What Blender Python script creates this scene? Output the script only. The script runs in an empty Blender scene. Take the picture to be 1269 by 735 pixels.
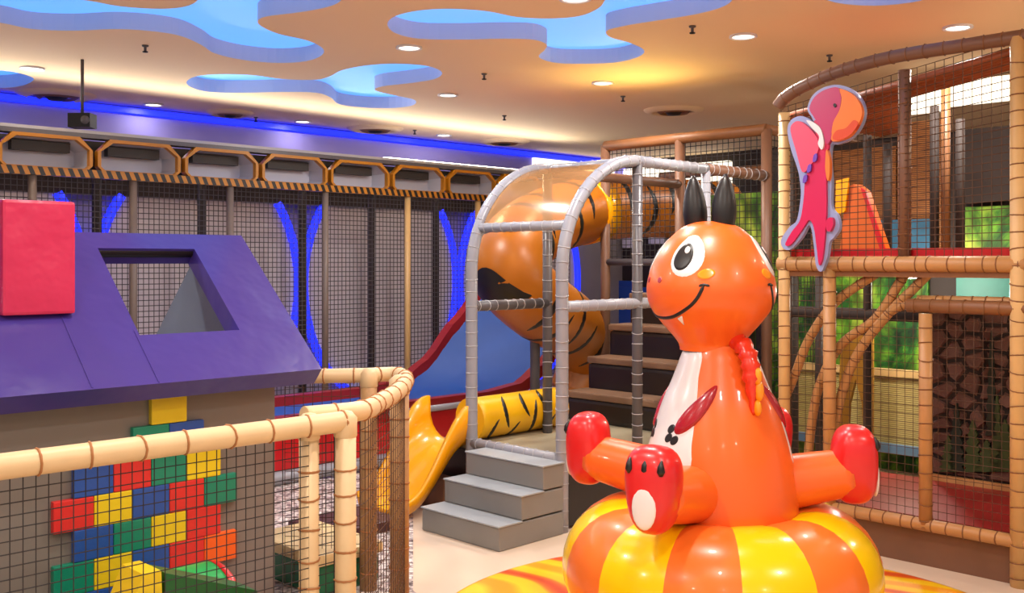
import bpy, bmesh, math, random
from mathutils import Vector, Matrix
from mathutils.geometry import delaunay_2d_cdt
random.seed(7)
SC = bpy.context.scene
COL = SC.collection
F = 1256.0; CX = 634.5; HY = 325.0; EYE = 1.6          # focal length and horizon in photo pixels
S2 = math.sqrt(0.5)
CEIL = 3.02

# ------------------------------------------------------------------ camera, world, exposure
cam = bpy.data.cameras.new('camera'); cam_o = bpy.data.objects.new('camera', cam); COL.objects.link(cam_o)
cam.sensor_width = 36; cam.lens = 36*F/1269; cam.shift_y = -(367.5-HY)/1269
cam_o.location = (0, 0, EYE); cam_o.rotation_euler = (math.pi/2, 0, 0); cam.clip_start = 0.05
SC.camera = cam_o
w = bpy.data.worlds.new('world'); SC.world = w; w.use_nodes = True
w.node_tree.nodes['Background'].inputs[0].default_value = (1.0, 0.96, 0.92, 1)
w.node_tree.nodes['Background'].inputs[1].default_value = 0.6
SC.view_settings.view_transform = 'Standard'; SC.view_settings.look = 'None'
SC.view_settings.exposure = 0.0; SC.view_settings.gamma = 1.0; SC.view_settings.use_curve_mapping = False

# ------------------------------------------------------------------ placing helpers
def W(t, D, z=0.0):            # play-area frame: t runs away to the right, D away to the left
    return Vector(((t-D)*S2, (t+D)*S2, z))
def r_(px): return (px-CX)/F
def onD(px, py, D):            # a pixel on the vertical plane D = const -> (t, z)
    r = r_(px); t = D*(1+r)/(1-r); d = (t+D)*S2
    return t, EYE+(HY-py)*d/F
def onT(px, py, t):            # a pixel on the vertical plane t = const -> (D, z)
    r = r_(px); D = t*(1-r)/(1+r); d = (t+D)*S2
    return D, EYE+(HY-py)*d/F
def onZ(px, py, z):            # a pixel on a level plane
    d = (EYE-z)*F/(py-HY)
    return Vector((r_(px)*d, d, z))
def at(px, py, d): return Vector((r_(px)*d, d, EYE+(HY-py)*d/F))

# ------------------------------------------------------------------ materials
def lin(c):
    out = []
    for v in c[:3]:
        v /= 255.0
        out.append(v/12.92 if v <= 0.04045 else ((v+0.055)/1.055)**2.4)
    return (*out, 1.0)
MATS = {}
def mat(name, rgb, rough=0.5, bump=0.0, bscale=40.0, vary=0.0, vscale=6.0, coat=0.0, metal=0.0, emit=None, estr=0.0, spec=0.5):
    if name in MATS: return MATS[name]
    m = bpy.data.materials.new(name); m.use_nodes = True; nt = m.node_tree; b = nt.nodes['Principled BSDF']
    b.inputs['Base Color'].default_value = lin(rgb); b.inputs['Roughness'].default_value = rough
    b.inputs['Metallic'].default_value = metal; b.inputs['Coat Weight'].default_value = coat
    b.inputs['Specular IOR Level'].default_value = spec
    if emit:
        b.inputs['Emission Color'].default_value = lin(emit); b.inputs['Emission Strength'].default_value = estr
    tc = None
    if bump or vary:
        tc = nt.nodes.new('ShaderNodeTexCoord')
    if vary:
        n = nt.nodes.new('ShaderNodeTexNoise'); n.inputs['Scale'].default_value = vscale; n.inputs['Detail'].default_value = 4
        nt.links.new(tc.outputs['Object'], n.inputs['Vector'])
        mx = nt.nodes.new('ShaderNodeMix'); mx.data_type = 'RGBA'
        c = lin(rgb)
        mx.inputs['A'].default_value = tuple(x*(1-vary) for x in c[:3])+(1,)
        mx.inputs['B'].default_value = tuple(min(1, x*(1+vary)) for x in c[:3])+(1,)
        nt.links.new(n.outputs['Fac'], mx.inputs['Factor']); nt.links.new(mx.outputs['Result'], b.inputs['Base Color'])
    if bump:
        n2 = nt.nodes.new('ShaderNodeTexNoise'); n2.inputs['Scale'].default_value = bscale; n2.inputs['Detail'].default_value = 3
        nt.links.new(tc.outputs['Object'], n2.inputs['Vector'])
        bp = nt.nodes.new('ShaderNodeBump'); bp.inputs['Strength'].default_value = bump; bp.inputs['Distance'].default_value = 0.02
        nt.links.new(n2.outputs['Fac'], bp.inputs['Height']); nt.links.new(bp.outputs['Normal'], b.inputs['Normal'])
    MATS[name] = m
    return m
def base(m): return m.node_tree, m.node_tree.nodes['Principled BSDF']
def node(nt, kind, **inp):
    n = nt.nodes.new(kind)
    for k, v in inp.items(): n.inputs[k].default_value = v
    return n
def ramp(nt, fac, stops, const=False):
    r = nt.nodes.new('ShaderNodeValToRGB'); e = r.color_ramp.elements
    if const: r.color_ramp.interpolation = 'CONSTANT'
    while len(e) < len(stops): e.new(0.5)
    for i, (p, c) in enumerate(stops): e[i].position = p; e[i].color = lin(c)
    nt.links.new(fac, r.inputs['Fac']); return r.outputs['Color']
def objcoord(nt, rot=None, scale=None):
    tc = nt.nodes.new('ShaderNodeTexCoord'); mp = nt.nodes.new('ShaderNodeMapping')
    if rot: mp.inputs['Rotation'].default_value = rot
    if scale: mp.inputs['Scale'].default_value = scale
    nt.links.new(tc.outputs['Object'], mp.inputs['Vector']); return mp.outputs['Vector']

M_floor = mat('floor vinyl', (226, 204, 180), 0.32, vary=0.05, vscale=2.0)
M_ceil = mat('ceiling paint', (238, 210, 172), 0.75)
M_white = mat('white plaster', (225, 225, 235), 0.6)
M_recess = mat('recess cove glow', (120, 180, 250), 0.6, emit=(92, 170, 255), estr=0.95)  # recess top glows in place of a hidden cove strip light
M_recside = mat('recess side paint', (205, 205, 225), 0.7)
M_wall = mat('grey wall panel', (150, 142, 150), 0.5, vary=0.2, vscale=3.0)
M_ell = mat('pale wall panel', (212, 204, 210), 0.38, vary=0.12, vscale=4.0)
M_bulk = mat('bulkhead blue tint', (158, 150, 232), 0.6)  # lilac cast of the blue strip light, put into the colour
M_led = mat('blue strip light', (20, 40, 255), 0.4, emit=(30, 44, 255), estr=1.7)
M_dark = mat('dark brown panel', (46, 34, 29), 0.75, vary=0.3, vscale=5)
M_dark2 = mat('black brown vinyl', (34, 26, 25), 0.35, bump=0.1, bscale=8)
M_net = mat('black net cord', (40, 36, 38), 0.8)
M_netl = mat('grey net cord', (74, 68, 72), 0.8)
M_netb = mat('brown net cord', (82, 54, 36), 0.8)
M_orangeframe = mat('amber frame paint', (186, 120, 20), 0.4)
M_tray = mat('recess tray', (186, 184, 194), 0.45)
M_trayd = mat('dark tray board', (58, 52, 48), 0.6)  # dark grey-brown boards in and behind the trays
M_purple = mat('purple vinyl', (64, 50, 134), 0.3, bump=0.7, bscale=3.6, coat=0.25)
M_pink = mat('pink vinyl', (192, 34, 78), 0.34, bump=0.8, bscale=5.5, coat=0.1)
M_house = mat('grey beige vinyl', (122, 114, 108), 0.4, bump=0.12, bscale=4)
M_gable = mat('grey blue vinyl', (112, 124, 140), 0.35, bump=0.25, bscale=4)
M_black = mat('black plastic', (12, 12, 14), 0.55)
M_pale = mat('cream foam sleeve', (218, 188, 144), 0.45, bump=0.12, bscale=14, vary=0.08, vscale=10)
M_tie = mat('brown lacing cord', (164, 108, 62), 0.7)
M_silver = mat('silver foam sleeve', (150, 150, 158), 0.3, bump=0.1, bscale=20)
M_dsilver = mat('dark grey foam sleeve', (88, 84, 88), 0.35, bump=0.1, bscale=20)
M_brownfoam = mat('brown foam sleeve', (118, 82, 62), 0.45, vary=0.15)
M_bamboo = mat('tan bamboo sleeve', (186, 136, 84), 0.42, vary=0.16, vscale=12, bump=0.08)
M_bamboo2 = mat('light bamboo sleeve', (214, 174, 116), 0.42, vary=0.12, vscale=12)
M_bamd = mat('dark bamboo sleeve', (130, 84, 48), 0.5, vary=0.2, vscale=10)
M_wrap = mat('net wrapped foam', (176, 134, 88), .6, vary=.35, vscale=30)
M_red = mat('red vinyl', (196, 22, 30), 0.32, bump=0.1, bscale=6, coat=0.2)
M_dred = mat('dark red vinyl', (146, 30, 30), 0.4, bump=0.1, bscale=6)
M_blue = mat('blue slide vinyl', (14, 76, 164), 0.55, bump=0.06, bscale=5)
M_yslide = mat('yellow slide plastic', (244, 164, 2), 0.25, coat=0.3)
M_step = mat('grey step vinyl', (134, 132, 128), 0.4, bump=0.06, bscale=10)
M_stept = mat('grey tread vinyl', (160, 166, 170), 0.35)
M_tan = mat('tan edge foam', (124, 94, 72), 0.5, vary=0.1)
M_maroon = mat('maroon vinyl', (66, 30, 34), 0.45)
M_cream = mat('cream vinyl', (222, 194, 140), 0.45, vary=0.08)
M_green = mat('green vinyl', (24, 104, 66), 0.4, vary=0.2, vscale=8)
M_lgreen = mat('bright green vinyl', (30, 176, 88), 0.35)
M_dgreen = mat('deep green vinyl', (12, 92, 40), 0.4)
BR = {'b': mat('block blue', (36, 78, 158), 0.4, bump=0.06), 'r': mat('block red', (212, 44, 42), 0.4, bump=0.06),
      'g': mat('block green', (14, 130, 102), 0.4, bump=0.06), 'y': mat('block yellow', (226, 196, 26), 0.4, bump=0.06),
      'o': mat('block orange', (234, 96, 26), 0.4, bump=0.06)}
M_din = mat('orange inflatable vinyl', (240, 104, 32), 0.34, coat=0.15, bump=0.05, bscale=3)
M_dinwhite = mat('white print', (232, 228, 230), 0.25, coat=0.3)
M_dinblack = mat('black print', (20, 16, 18), 0.4)
M_dinred = mat('red inflatable vinyl', (218, 34, 38), 0.3, coat=0.2, bump=0.05, bscale=6)
M_dindred = mat('dark red print', (166, 24, 40), 0.25, coat=0.3)
M_dinyel = mat('yellow inflatable vinyl', (250, 206, 8), 0.22, coat=0.4)
M_dinor2 = mat('ring orange vinyl', (240, 120, 42), 0.3, coat=0.2)
M_cheek = mat('amber print', (248, 150, 20), 0.25, coat=0.3)
M_flame = mat('flame red print', (226, 50, 22), 0.25, coat=0.3)
M_bpink = mat('bird pink', (204, 30, 86), 0.35); M_bpink2 = mat('bird light pink', (228, 80, 112), 0.35)
M_bmag = mat('bird magenta', (186, 50, 104), 0.35); M_borange = mat('bird orange', (238, 124, 50), 0.35)
M_bedge = mat('bird pale blue edge', (150, 160, 205), 0.4); M_bviolet = mat('bird violet', (110, 70, 180), 0.4)
M_lamp = mat('lamp glass', (255, 255, 255), 0.4, emit=(255, 246, 230), estr=6.0)
M_glow = mat('lit window and bulkhead glow', (255, 255, 240), 0.5, emit=(255, 246, 222), estr=1.5)
M_frost = mat('grey plate', (170, 168, 172), 0.4)
M_teal = mat('teal panel', (16, 104, 90), 0.5, vary=0.3, vscale=5)

def mk_glass():
    m = bpy.data.materials.new('amber clear sheet'); m.use_nodes = True; nt = m.node_tree; b = nt.nodes['Principled BSDF']
    b.inputs['Base Color'].default_value = lin((196, 146, 98)); b.inputs['Roughness'].default_value = 0.18
    tr = nt.nodes.new('ShaderNodeBsdfTransparent'); tr.inputs['Color'].default_value = lin((240, 206, 160))
    mx = nt.nodes.new('ShaderNodeMixShader'); mx.inputs[0].default_value = 0.5
    nt.links.new(tr.outputs[0], mx.inputs[1]); nt.links.new(b.outputs[0], mx.inputs[2])
    nt.links.new(mx.outputs[0], nt.nodes['Material Output'].inputs['Surface']); return m
M_sheet = mk_glass()
def mk_stripe(name, a, b_, scale, rot, rough=0.4):
    m = mat(name, a, rough); nt, b = base(m)
    v = objcoord(nt, rot)
    wv = node(nt, 'ShaderNodeTexWave', Scale=scale); wv.wave_type = 'BANDS'; wv.bands_direction = 'X'
    nt.links.new(v, wv.inputs['Vector'])
    nt.links.new(ramp(nt, wv.outputs['Fac'], [(0, a), (0.5, b_)], True), b.inputs['Base Color']); return m
M_hazard = mk_stripe('amber and black stripe print', (190, 122, 30), (24, 18, 16), 4.6, (0, 0.6, -math.pi/4))
def mk_tiger(name, c1, c2):
    m = mat(name, c1, 0.35); nt, b = base(m)
    uv = nt.nodes.new('ShaderNodeUVMap'); mp = node(nt, 'ShaderNodeMapping'); mp.inputs['Scale'].default_value = (1, 1, 1)
    nt.links.new(uv.outputs[0], mp.inputs['Vector'])
    wv = node(nt, 'ShaderNodeTexWave', Scale=0.27, Distortion=6.0, Detail=1.0); wv.inputs['Detail Scale'].default_value = 1.1
    wv.bands_direction = 'X'; nt.links.new(mp.outputs[0], wv.inputs['Vector'])
    no = node(nt, 'ShaderNodeTexNoise', Scale=1.6); nt.links.new(mp.outputs[0], no.inputs['Vector'])
    ad = nt.nodes.new('ShaderNodeMath'); ad.operation = 'MULTIPLY_ADD'; ad.inputs[1].default_value = 0.9; ad.inputs[2].default_value = -0.42
    nt.links.new(no.outputs['Fac'], ad.inputs[0])
    su = nt.nodes.new('ShaderNodeMath'); su.operation = 'ADD'
    nt.links.new(wv.outputs['Fac'], su.inputs[0]); nt.links.new(ad.outputs[0], su.inputs[1])
    nt.links.new(ramp(nt, su.outputs[0], [(0.0, (18, 12, 10)), (0.10, (18, 12, 10)), (0.12, c1), (0.9, c2)]), b.inputs['Base Color']); return m
M_tiger = mk_tiger('amber tiger vinyl', (170, 98, 14), (184, 108, 18))
M_tigery = mk_tiger('yellow tiger vinyl', (240, 190, 10), (244, 200, 20))
def mk_jungle():
    m = mat('jungle print', (60, 120, 30), 0.6); nt, b = base(m)
    v = objcoord(nt, None, (1.0, 1.0, 0.6))
    n = node(nt, 'ShaderNodeTexNoise', Scale=3.2, Detail=6.0, Roughness=0.65, Distortion=0.8); nt.links.new(v, n.inputs['Vector'])
    vo = node(nt, 'ShaderNodeTexVoronoi', Scale=13.0); nt.links.new(v, vo.inputs['Vector'])
    c1 = ramp(nt, n.outputs['Fac'], [(0.32, (14, 56, 18)), (0.42, (40, 116, 30)), (0.5, (120, 180, 36)), (0.62, (206, 226, 80))])
    c2 = ramp(nt, vo.outputs['Distance'], [(0.0, (255, 255, 255)), (0.75, (120, 130, 110))])
    mx = nt.nodes.new('ShaderNodeMix'); mx.data_type = 'RGBA'; mx.blend_type = 'MULTIPLY'; mx.inputs['Factor'].default_value = 1
    nt.links.new(c1, mx.inputs['A']); nt.links.new(c2, mx.inputs['B']); nt.links.new(mx.outputs['Result'], b.inputs['Base Color']); return m
M_jungle = mk_jungle()
def mk_reed(name, a, b_, scale=22.0):
    m = mat(name, a, 0.55); nt, b = base(m); v = objcoord(nt)
    wv = node(nt, 'ShaderNodeTexWave', Scale=scale, Distortion=0.6); wv.bands_direction = 'Z'; nt.links.new(v, wv.inputs['Vector'])
    n = node(nt, 'ShaderNodeTexNoise', Scale=3.0, Detail=4.0); nt.links.new(v, n.inputs['Vector'])
    ad = nt.nodes.new('ShaderNodeMath'); ad.operation = 'MULTIPLY'; nt.links.new(wv.outputs['Fac'], ad.inputs[0]); nt.links.new(n.outputs['Fac'], ad.inputs[1])
    nt.links.new(ramp(nt, ad.outputs[0], [(0.05, b_), (0.55, a)]), b.inputs['Base Color'])
    bp = node(nt, 'ShaderNodeBump', Strength=0.5, Distance=0.01); nt.links.new(wv.outputs['Fac'], bp.inputs['Height']); nt.links.new(bp.outputs[0], b.inputs['Normal'])
    return m
M_reed = mk_reed('brown reed blind', (166, 106, 52), (92, 50, 22))
M_straw = mk_reed('straw blind', (206, 184, 112), (150, 130, 70))
M_slat = mat('red brown cane', (150, 76, 38), 0.5, vary=0.25, vscale=8)
def mk_pebble():
    m = mat('pebble print', (180, 165, 160), 0.5); nt, b = base(m); v = objcoord(nt)
    vo = node(nt, 'ShaderNodeTexVoronoi', Scale=34.0); nt.links.new(v, vo.inputs['Vector'])
    sep = nt.nodes.new('ShaderNodeSeparateColor'); nt.links.new(vo.outputs['Color'], sep.inputs[0])
    c1 = ramp(nt, sep.outputs[0], [(0.0, (120, 100, 106)), (0.2, (222, 208, 202)), (0.6, (244, 234, 228)), (0.85, (190, 168, 164))])
    c2 = ramp(nt, vo.outputs['Distance'], [(0.4, (255, 255, 255)), (0.85, (96, 84, 90))])
    mx = nt.nodes.new('ShaderNodeMix'); mx.data_type = 'RGBA'; mx.blend_type = 'MULTIPLY'; mx.inputs['Factor'].default_value = 1
    nt.links.new(c1, mx.inputs['A']); nt.links.new(c2, mx.inputs['B']); nt.links.new(mx.outputs['Result'], b.inputs['Base Color']); return m
M_pebble = mk_pebble()
def mk_roundmat():
    m = mat('yellow striped mat', (250, 190, 10), 0.4); nt, b = base(m); v = objcoord(nt, (0, 0, 0.9), (0.7, 1.3, 1))
    wv = node(nt, 'ShaderNodeTexWave', Scale=0.9, Distortion=7.0, Detail=1.0); wv.bands_direction = 'Y'; nt.links.new(v, wv.inputs['Vector'])
    nt.links.new(ramp(nt, wv.outputs['Fac'], [(0.0, (214, 70, 20)), (0.1, (236, 120, 20)), (0.2, (250, 194, 10)), (0.75, (252, 206, 16)), (0.95, (246, 160, 14))]), b.inputs['Base Color']); return m
M_round = mk_roundmat()
M_stone = mat('brown stone print', (98, 66, 56), 0.7, vary=0.3, vscale=9, bump=0.3, bscale=20)
M_mortar = mat('dark mortar', (40, 28, 24), 0.8)
M_plant = mat('olive plant print', (52, 66, 26), 0.6, vary=0.3, vscale=8)
M_plantd = mat('dark plant print', (22, 32, 18), 0.6, vary=0.3, vscale=8)

# ------------------------------------------------------------------ mesh helpers
class MB:
    def __init__(s): s.v = []; s.f = []; s.uv = []; s.smooth = []
    def add(s, vs, fs, smooth=False, uvs=None):
        o = len(s.v); s.v += [tuple(p) for p in vs]; s.f += [tuple(i+o for i in f) for f in fs]
        s.smooth += [smooth]*len(fs); s.uv += (uvs if uvs else [(0, 0)]*len(vs)); return s
    def hexa(s, p):                      # 8 corners: bottom ring 0-3, top ring 4-7
        return s.add(p, [(3, 2, 1, 0), (4, 5, 6, 7), (0, 1, 5, 4), (1, 2, 6, 5), (2, 3, 7, 6), (3, 0, 4, 7)])
    def box(s, t0, t1, D0, D1, z0, z1):  # a box in the play-area frame
        return s.hexa([W(t0, D0, z0), W(t1, D0, z0), W(t1, D1, z0), W(t0, D1, z0), W(t0, D0, z1), W(t1, D0, z1), W(t1, D1, z1), W(t0, D1, z1)])
    def rbox(s, t0, t1, D0, D1, z0, z1, b=0.015):   # the same with chamfered edges
        bm = bmesh.new()
        vs = [bm.verts.new(W(t, D, z)) for t in (t0, t1) for D in (D0, D1) for z in (z0, z1)]
        for q in ((0, 1, 3, 2), (4, 6, 7, 5), (0, 4, 5, 1), (2, 3, 7, 6), (0, 2, 6, 4), (1, 5, 7, 3)): bm.faces.new([vs[i] for i in q])
        bmesh.ops.recalc_face_normals(bm, faces=bm.faces)
        bmesh.ops.bevel(bm, geom=bm.edges[:], offset=b, segments=2, affect='EDGES', profile=0.6)
        bm.verts.index_update()
        s.add([v.co for v in bm.verts], [[v.index for v in f.verts] for f in bm.faces]); bm.free(); return s
    def tube(s, pts, rad, n=10, cap=True, closed=False, vscale=1.0):
        pts = [Vector(p) for p in pts]; N = len(pts)
        R = rad if isinstance(rad, (list, tuple)) else [rad]*N
        T = []
        for i in range(N):
            if closed: d = pts[(i+1) % N]-pts[i-1]
            else: d = pts[min(i+1, N-1)]-pts[max(i-1, 0)]
            T.append(d.normalized())
        up = Vector((0, 0, 1)) if abs(T[0].z) < 0.9 else Vector((1, 0, 0))
        x = up.cross(T[0]).normalized(); vs = []; uvs = []; L = 0
        for i in range(N):
            if i: L += (pts[i]-pts[i-1]).length
            x = (x-T[i]*x.dot(T[i])).normalized(); y = T[i].cross(x)
            for k in range(n):
                a = 2*math.pi*k/n; vs.append(pts[i]+(x*math.cos(a)+y*math.sin(a))*R[i])
                uvs.append((L*vscale, R[i]*6.283*min(k, n-k)/n*vscale))
        fs = []
        for i in range(N if closed else N-1):
            j = (i+1) % N
            for k in range(n):
                k2 = (k+1) % n; fs.append((i*n+k, i*n+k2, j*n+k2, j*n+k))
        s.add(vs, fs, True, uvs)
        if cap and not closed:
            o = len(s.v)-len(vs); s.f += [tuple(o+k for k in range(n-1, -1, -1)), tuple(o+(N-1)*n+k for k in range(n))]; s.smooth += [False, False]
        return s
    def bars(s, segs, r):                # thin square cords, for nets
        for a, b in segs:
            a = Vector(a); b = Vector(b); d = (b-a).normalized()
            u = d.cross(Vector((0, 0, 1)) if abs(d.z) < 0.9 else Vector((1, 0, 0))).normalized()*r; v = d.cross(u.normalized())*r
            s.add([a+u, a+v, a-u, a-v, b+u, b+v, b-u, b-v], [(0, 1, 5, 4), (1, 2, 6, 5), (2, 3, 7, 6), (3, 0, 4, 7)])
        return s
    def lathe(s, c, prof, n=48, a0=0.0, a1=2*math.pi):
        c = Vector(c); full = abs(a1-a0-2*math.pi) < 1e-6; m = n if full else n+1; vs = []
        for r, z in prof:
            for k in range(m):
                a = a0+(a1-a0)*k/n; vs.append(c+Vector((r*math.cos(a), r*math.sin(a), z)))
        fs = []
        for i in range(len(prof)-1):
            for k in range(n):
                k2 = (k+1) % m if full else k+1
                fs.append((i*m+k, i*m+k2, (i+1)*m+k2, (i+1)*m+k))
        return s.add(vs, fs, True)
    def squad(s, c, ax, e=0.7, n=20, m=12):   # rounded solid on three half-axes
        c = Vector(c); sg = lambda v: math.copysign(abs(v)**e, v); vs = []; fs = []
        for i in range(m+1):
            p = -math.pi/2+math.pi*i/m
            for k in range(n):
                q = 2*math.pi*k/n
                vs.append(c+ax[0]*(sg(math.cos(p))*sg(math.cos(q)))+ax[1]*(sg(math.cos(p))*sg(math.sin(q)))+ax[2]*sg(math.sin(p)))
        for i in range(m):
            for k in range(n): fs.append((i*n+k, i*n+(k+1) % n, (i+1)*n+(k+1) % n, (i+1)*n+k))
        return s.add(vs, fs, True)
    def prism(s, poly, vec):             # planar polygon (3D points) pushed along vec
        n = len(poly); poly = [Vector(p) for p in poly]; vec = Vector(vec)
        vs = poly+[p+vec for p in poly]
        fs = [tuple(range(n))[::-1], tuple(range(n, 2*n))]+[(i, (i+1) % n, n+(i+1) % n, n+i) for i in range(n)]
        return s.add(vs, fs)
    def mesh(s, name):
        me = bpy.data.meshes.new(name); me.from_pydata(s.v, [], s.f); me.update()
        me.polygons.foreach_set('use_smooth', s.smooth)
        ul = me.uv_layers.new(name='UVMap'); li = [0]*len(me.loops); me.loops.foreach_get('vertex_index', li)
        flat = []
        for i in li: flat += s.uv[i]
        ul.data.foreach_set('uv', flat); me.validate()
        bm = bmesh.new(); bm.from_mesh(me); bmesh.ops.recalc_face_normals(bm, faces=bm.faces); bm.to_mesh(me); bm.free()
        return me
    def build(s, name, m, parent=None, **kw):
        o = bpy.data.objects.new(name, s.mesh(name)); COL.objects.link(o); o.data.materials.append(m)
        if parent: hang(o, parent)
        tag(o, **kw); return o
def tiger_stripe(pts, r, i0, ang, half, wid, name, mm, parent, bend=0.0):
    """a tapered black stripe lying round part of a tube: i0 fraction along, ang/half in degrees, wid in metres"""
    pts = [Vector(p) for p in pts]; N = len(pts); T = [(pts[min(i+1, N-1)]-pts[max(i-1, 0)]).normalized() for i in range(N)]
    X = []; x = Vector((0, 0, 1)).cross(T[0]).normalized()
    for i in range(N): x = (x-T[i]*x.dot(T[i])).normalized(); X.append(x)
    L = [0]
    for i in range(1, N): L.append(L[-1]+(pts[i]-pts[i-1]).length)
    def frame(l):
        l = max(0, min(L[-1]-1e-4, l)); i = max(k for k in range(N) if L[k] <= l); i = min(i, N-2); u = (l-L[i])/(L[i+1]-L[i])
        p = pts[i].lerp(pts[i+1], u); t = T[i].lerp(T[i+1], u).normalized(); x = X[i].lerp(X[i+1], u); x = (x-t*x.dot(t)).normalized(); return p, t, x, t.cross(x)
    _, _, x0, y0 = frame(i0*L[-1]); ang += math.degrees(math.atan2(Vector((0, -1, 0)).dot(y0), Vector((0, -1, 0)).dot(x0)))   # angles count from the hall side
    vs = []; fs = []; n = 16
    for k in range(n+1):
        v = 2*k/n-1; a = math.radians(ang+half*v); w2 = wid*(max(0, 1-v*v))**.6+.002
        for q in (-1, -.4, .4, 1):
            p, t, x, y = frame(i0*L[-1]+bend*v*v+w2*q); rr_ = r+(.004 if abs(q) < 1 else -.001); vs.append(p+(x*math.cos(a)+y*math.sin(a))*rr_)
    for k in range(n):
        for j in range(3): fs.append((4*k+j, 4*k+j+1, 4*k+5+j, 4*k+4+j))
    m = MB(); m.add(vs, fs, True); return m.build(name, mm, parent)
def root_of(o):
    v = Vector((0, 0, 0))
    while o: v += o.location; o = o.parent
    return v
def hang(o, parent):                     # keep world position; parents are only moved, never turned
    o.parent = parent; o.location = -root_of(parent)
def tag(o, label=None, cat=None, group=None, kind=None):
    if label: o['label'] = label
    if cat: o['category'] = cat
    if group: o['group'] = group
    if kind: o['kind'] = kind
    return o
def thing(name, label, cat, loc=(0, 0, 0), group=None):
    o = bpy.data.objects.new(name, None); COL.objects.link(o); o.location = loc; o.empty_display_size = 0.1
    return tag(o, label, cat, group)
def catmull(pts, k=6, closed=False):
    pts = [Vector(p) for p in pts]; n = len(pts); out = []
    for i in range(n if closed else n-1):
        g = lambda j: pts[j % n] if closed else pts[max(0, min(n-1, j))]
        a, b, c, d = g(i-1), g(i), g(i+1), g(i+2)
        for q in range(k):
            u = q/k
            out.append(0.5*((2*b)+(c-a)*u+(2*a-5*b+4*c-d)*u*u+(3*b-3*c+d-a)*u**3))
    if not closed: out.append(pts[-1])
    return out
def grid_segs(P, a0, a1, b0, b1, step, sag=0.0):
    segs = []; na = max(1, round((a1-a0)/step)); nb = max(1, round((b1-b0)/step))
    for i in range(na+1):
        a = a0+(a1-a0)*i/na; segs.append((P(a, b0), P(a, b1)))
    for j in range(nb+1):
        b = b0+(b1-b0)*j/nb; segs.append((P(a0, b), P(a1, b)))
    return segs
def lacing(mb, a, b, r, step, rr=0.006):
    a = Vector(a); b = Vector(b); d = (b-a); L = d.length; d.normalize()
    u = d.cross(Vector((0, 0, 1)) if abs(d.z) < 0.9 else Vector((1, 0, 0))).normalized(); v = d.cross(u)
    n = max(1, int(L/step))
    for i in range(n):
        c = a+d*(step*(i+0.5)+random.uniform(-.15, .15)*step); tilt = random.uniform(-.25, .25)
        pts = [c+(u*math.cos(q)+v*math.sin(q))*r+d*(tilt*r*math.cos(q)) for q in [2*math.pi*k/10 for k in range(10)]]
        mb.tube(pts, rr*.72, 4, closed=True)
def lace_path(mb, pts, r, step, rr=0.006):
    acc = 0
    for a, b in zip(pts[:-1], pts[1:]):
        a = Vector(a); b = Vector(b); acc += (b-a).length
        if acc > step:
            acc = 0; lacing(mb, a, b, r, (b-a).length*0.99, rr)

# ------------------------------------------------------------------ setting
m = MB(); m.add([(-14, -5, 0), (14, -5, 0), (14, 22, 0), (-14, 22, 0)], [(0, 1, 2, 3)])
m.build('floor', M_floor, label='cream vinyl floor around the inflatable toy', cat='floor', kind='structure')
BLOBS = [
 [(-90, 10), (-80, -8), (-20, -10), (50, -6), (110, 1), (150, 8), (200, 11), (234, 7), (252, -6), (275, -28), (325, -42), (385, -36), (430, -18), (424, -1), (408, 8), (372, 15), (332, 20), (320, 25), (323, 32), (345, 42), (380, 50), (400, 60), (398, 69), (378, 76), (342, 78), (300, 74), (266, 66), (250, 56), (222, 44), (182, 38), (140, 36), (92, 38), (40, 36), (0, 28), (-50, 24)],
 [(231, 102), (242, 95), (270, 92), (312, 93), (350, 98), (390, 99), (408, 95), (424, 87), (455, 81), (492, 79), (530, 82), (548, 90), (538, 98), (508, 103), (474, 107), (465, 112), (488, 118), (514, 124), (510, 131), (482, 134), (448, 133), (420, 129), (410, 121), (392, 115), (350, 114), (300, 115), (260, 114), (239, 109)],
 [(480, 30), (490, 20), (520, 13), (560, 11), (604, 14), (640, 21), (680, 23), (718, 20), (742, 10), (752, -2), (770, -15), (815, -25), (870, -24), (904, -12), (908, -1), (894, 9), (860, 18), (810, 26), (774, 32), (752, 38), (756, 46), (780, 53), (798, 62), (792, 70), (766, 77), (730, 79), (690, 78), (668, 71), (675, 62), (677, 55), (660, 49), (620, 48), (570, 49), (520, 48), (490, 41)],
 [(1012, -10), (1035, 3), (1085, 7), (1140, 1), (1166, -12), (1120, -30), (1045, -28)],
 [(-60, 100), (-40, 90), (-5, 87), (25, 91), (42, 98), (28, 106), (0, 109), (-40, 108)]]
loops = [catmull([onZ(x, y, CEIL) for x, y in b], 4, True) for b in BLOBS]
def inside(p, L):
    c = False; n = len(L)
    for i in range(n):
        a, b = L[i], L[(i+1) % n]
        if (a.y > p.y) != (b.y > p.y) and p.x < (b.x-a.x)*(p.y-a.y)/(b.y-a.y)+a.x: c = not c
    return c
vs = [Vector((-14, -5)), Vector((14, -5)), Vector((14, 22)), Vector((-14, 22))]; es = [(0, 1), (1, 2), (2, 3), (3, 0)]
for L in loops:
    o = len(vs); vs += [Vector((p.x, p.y)) for p in L]; es += [(o+i, o+(i+1) % len(L)) for i in range(len(L))]
ov, oe, of = delaunay_2d_cdt(vs, es, [], 0, 1e-5)[:3]
m = MB(); keep = []
for f in of:
    c = sum((ov[i] for i in f), Vector((0, 0)))/len(f)
    if not any(inside(c, L) for L in loops): keep.append(f)
m.add([(p.x, p.y, CEIL) for p in ov], keep)
ceil_o = m.build('ceiling', M_ceil, label='tan plaster ceiling with blue lit cloud shaped recesses', cat='ceiling', kind='structure')
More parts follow.
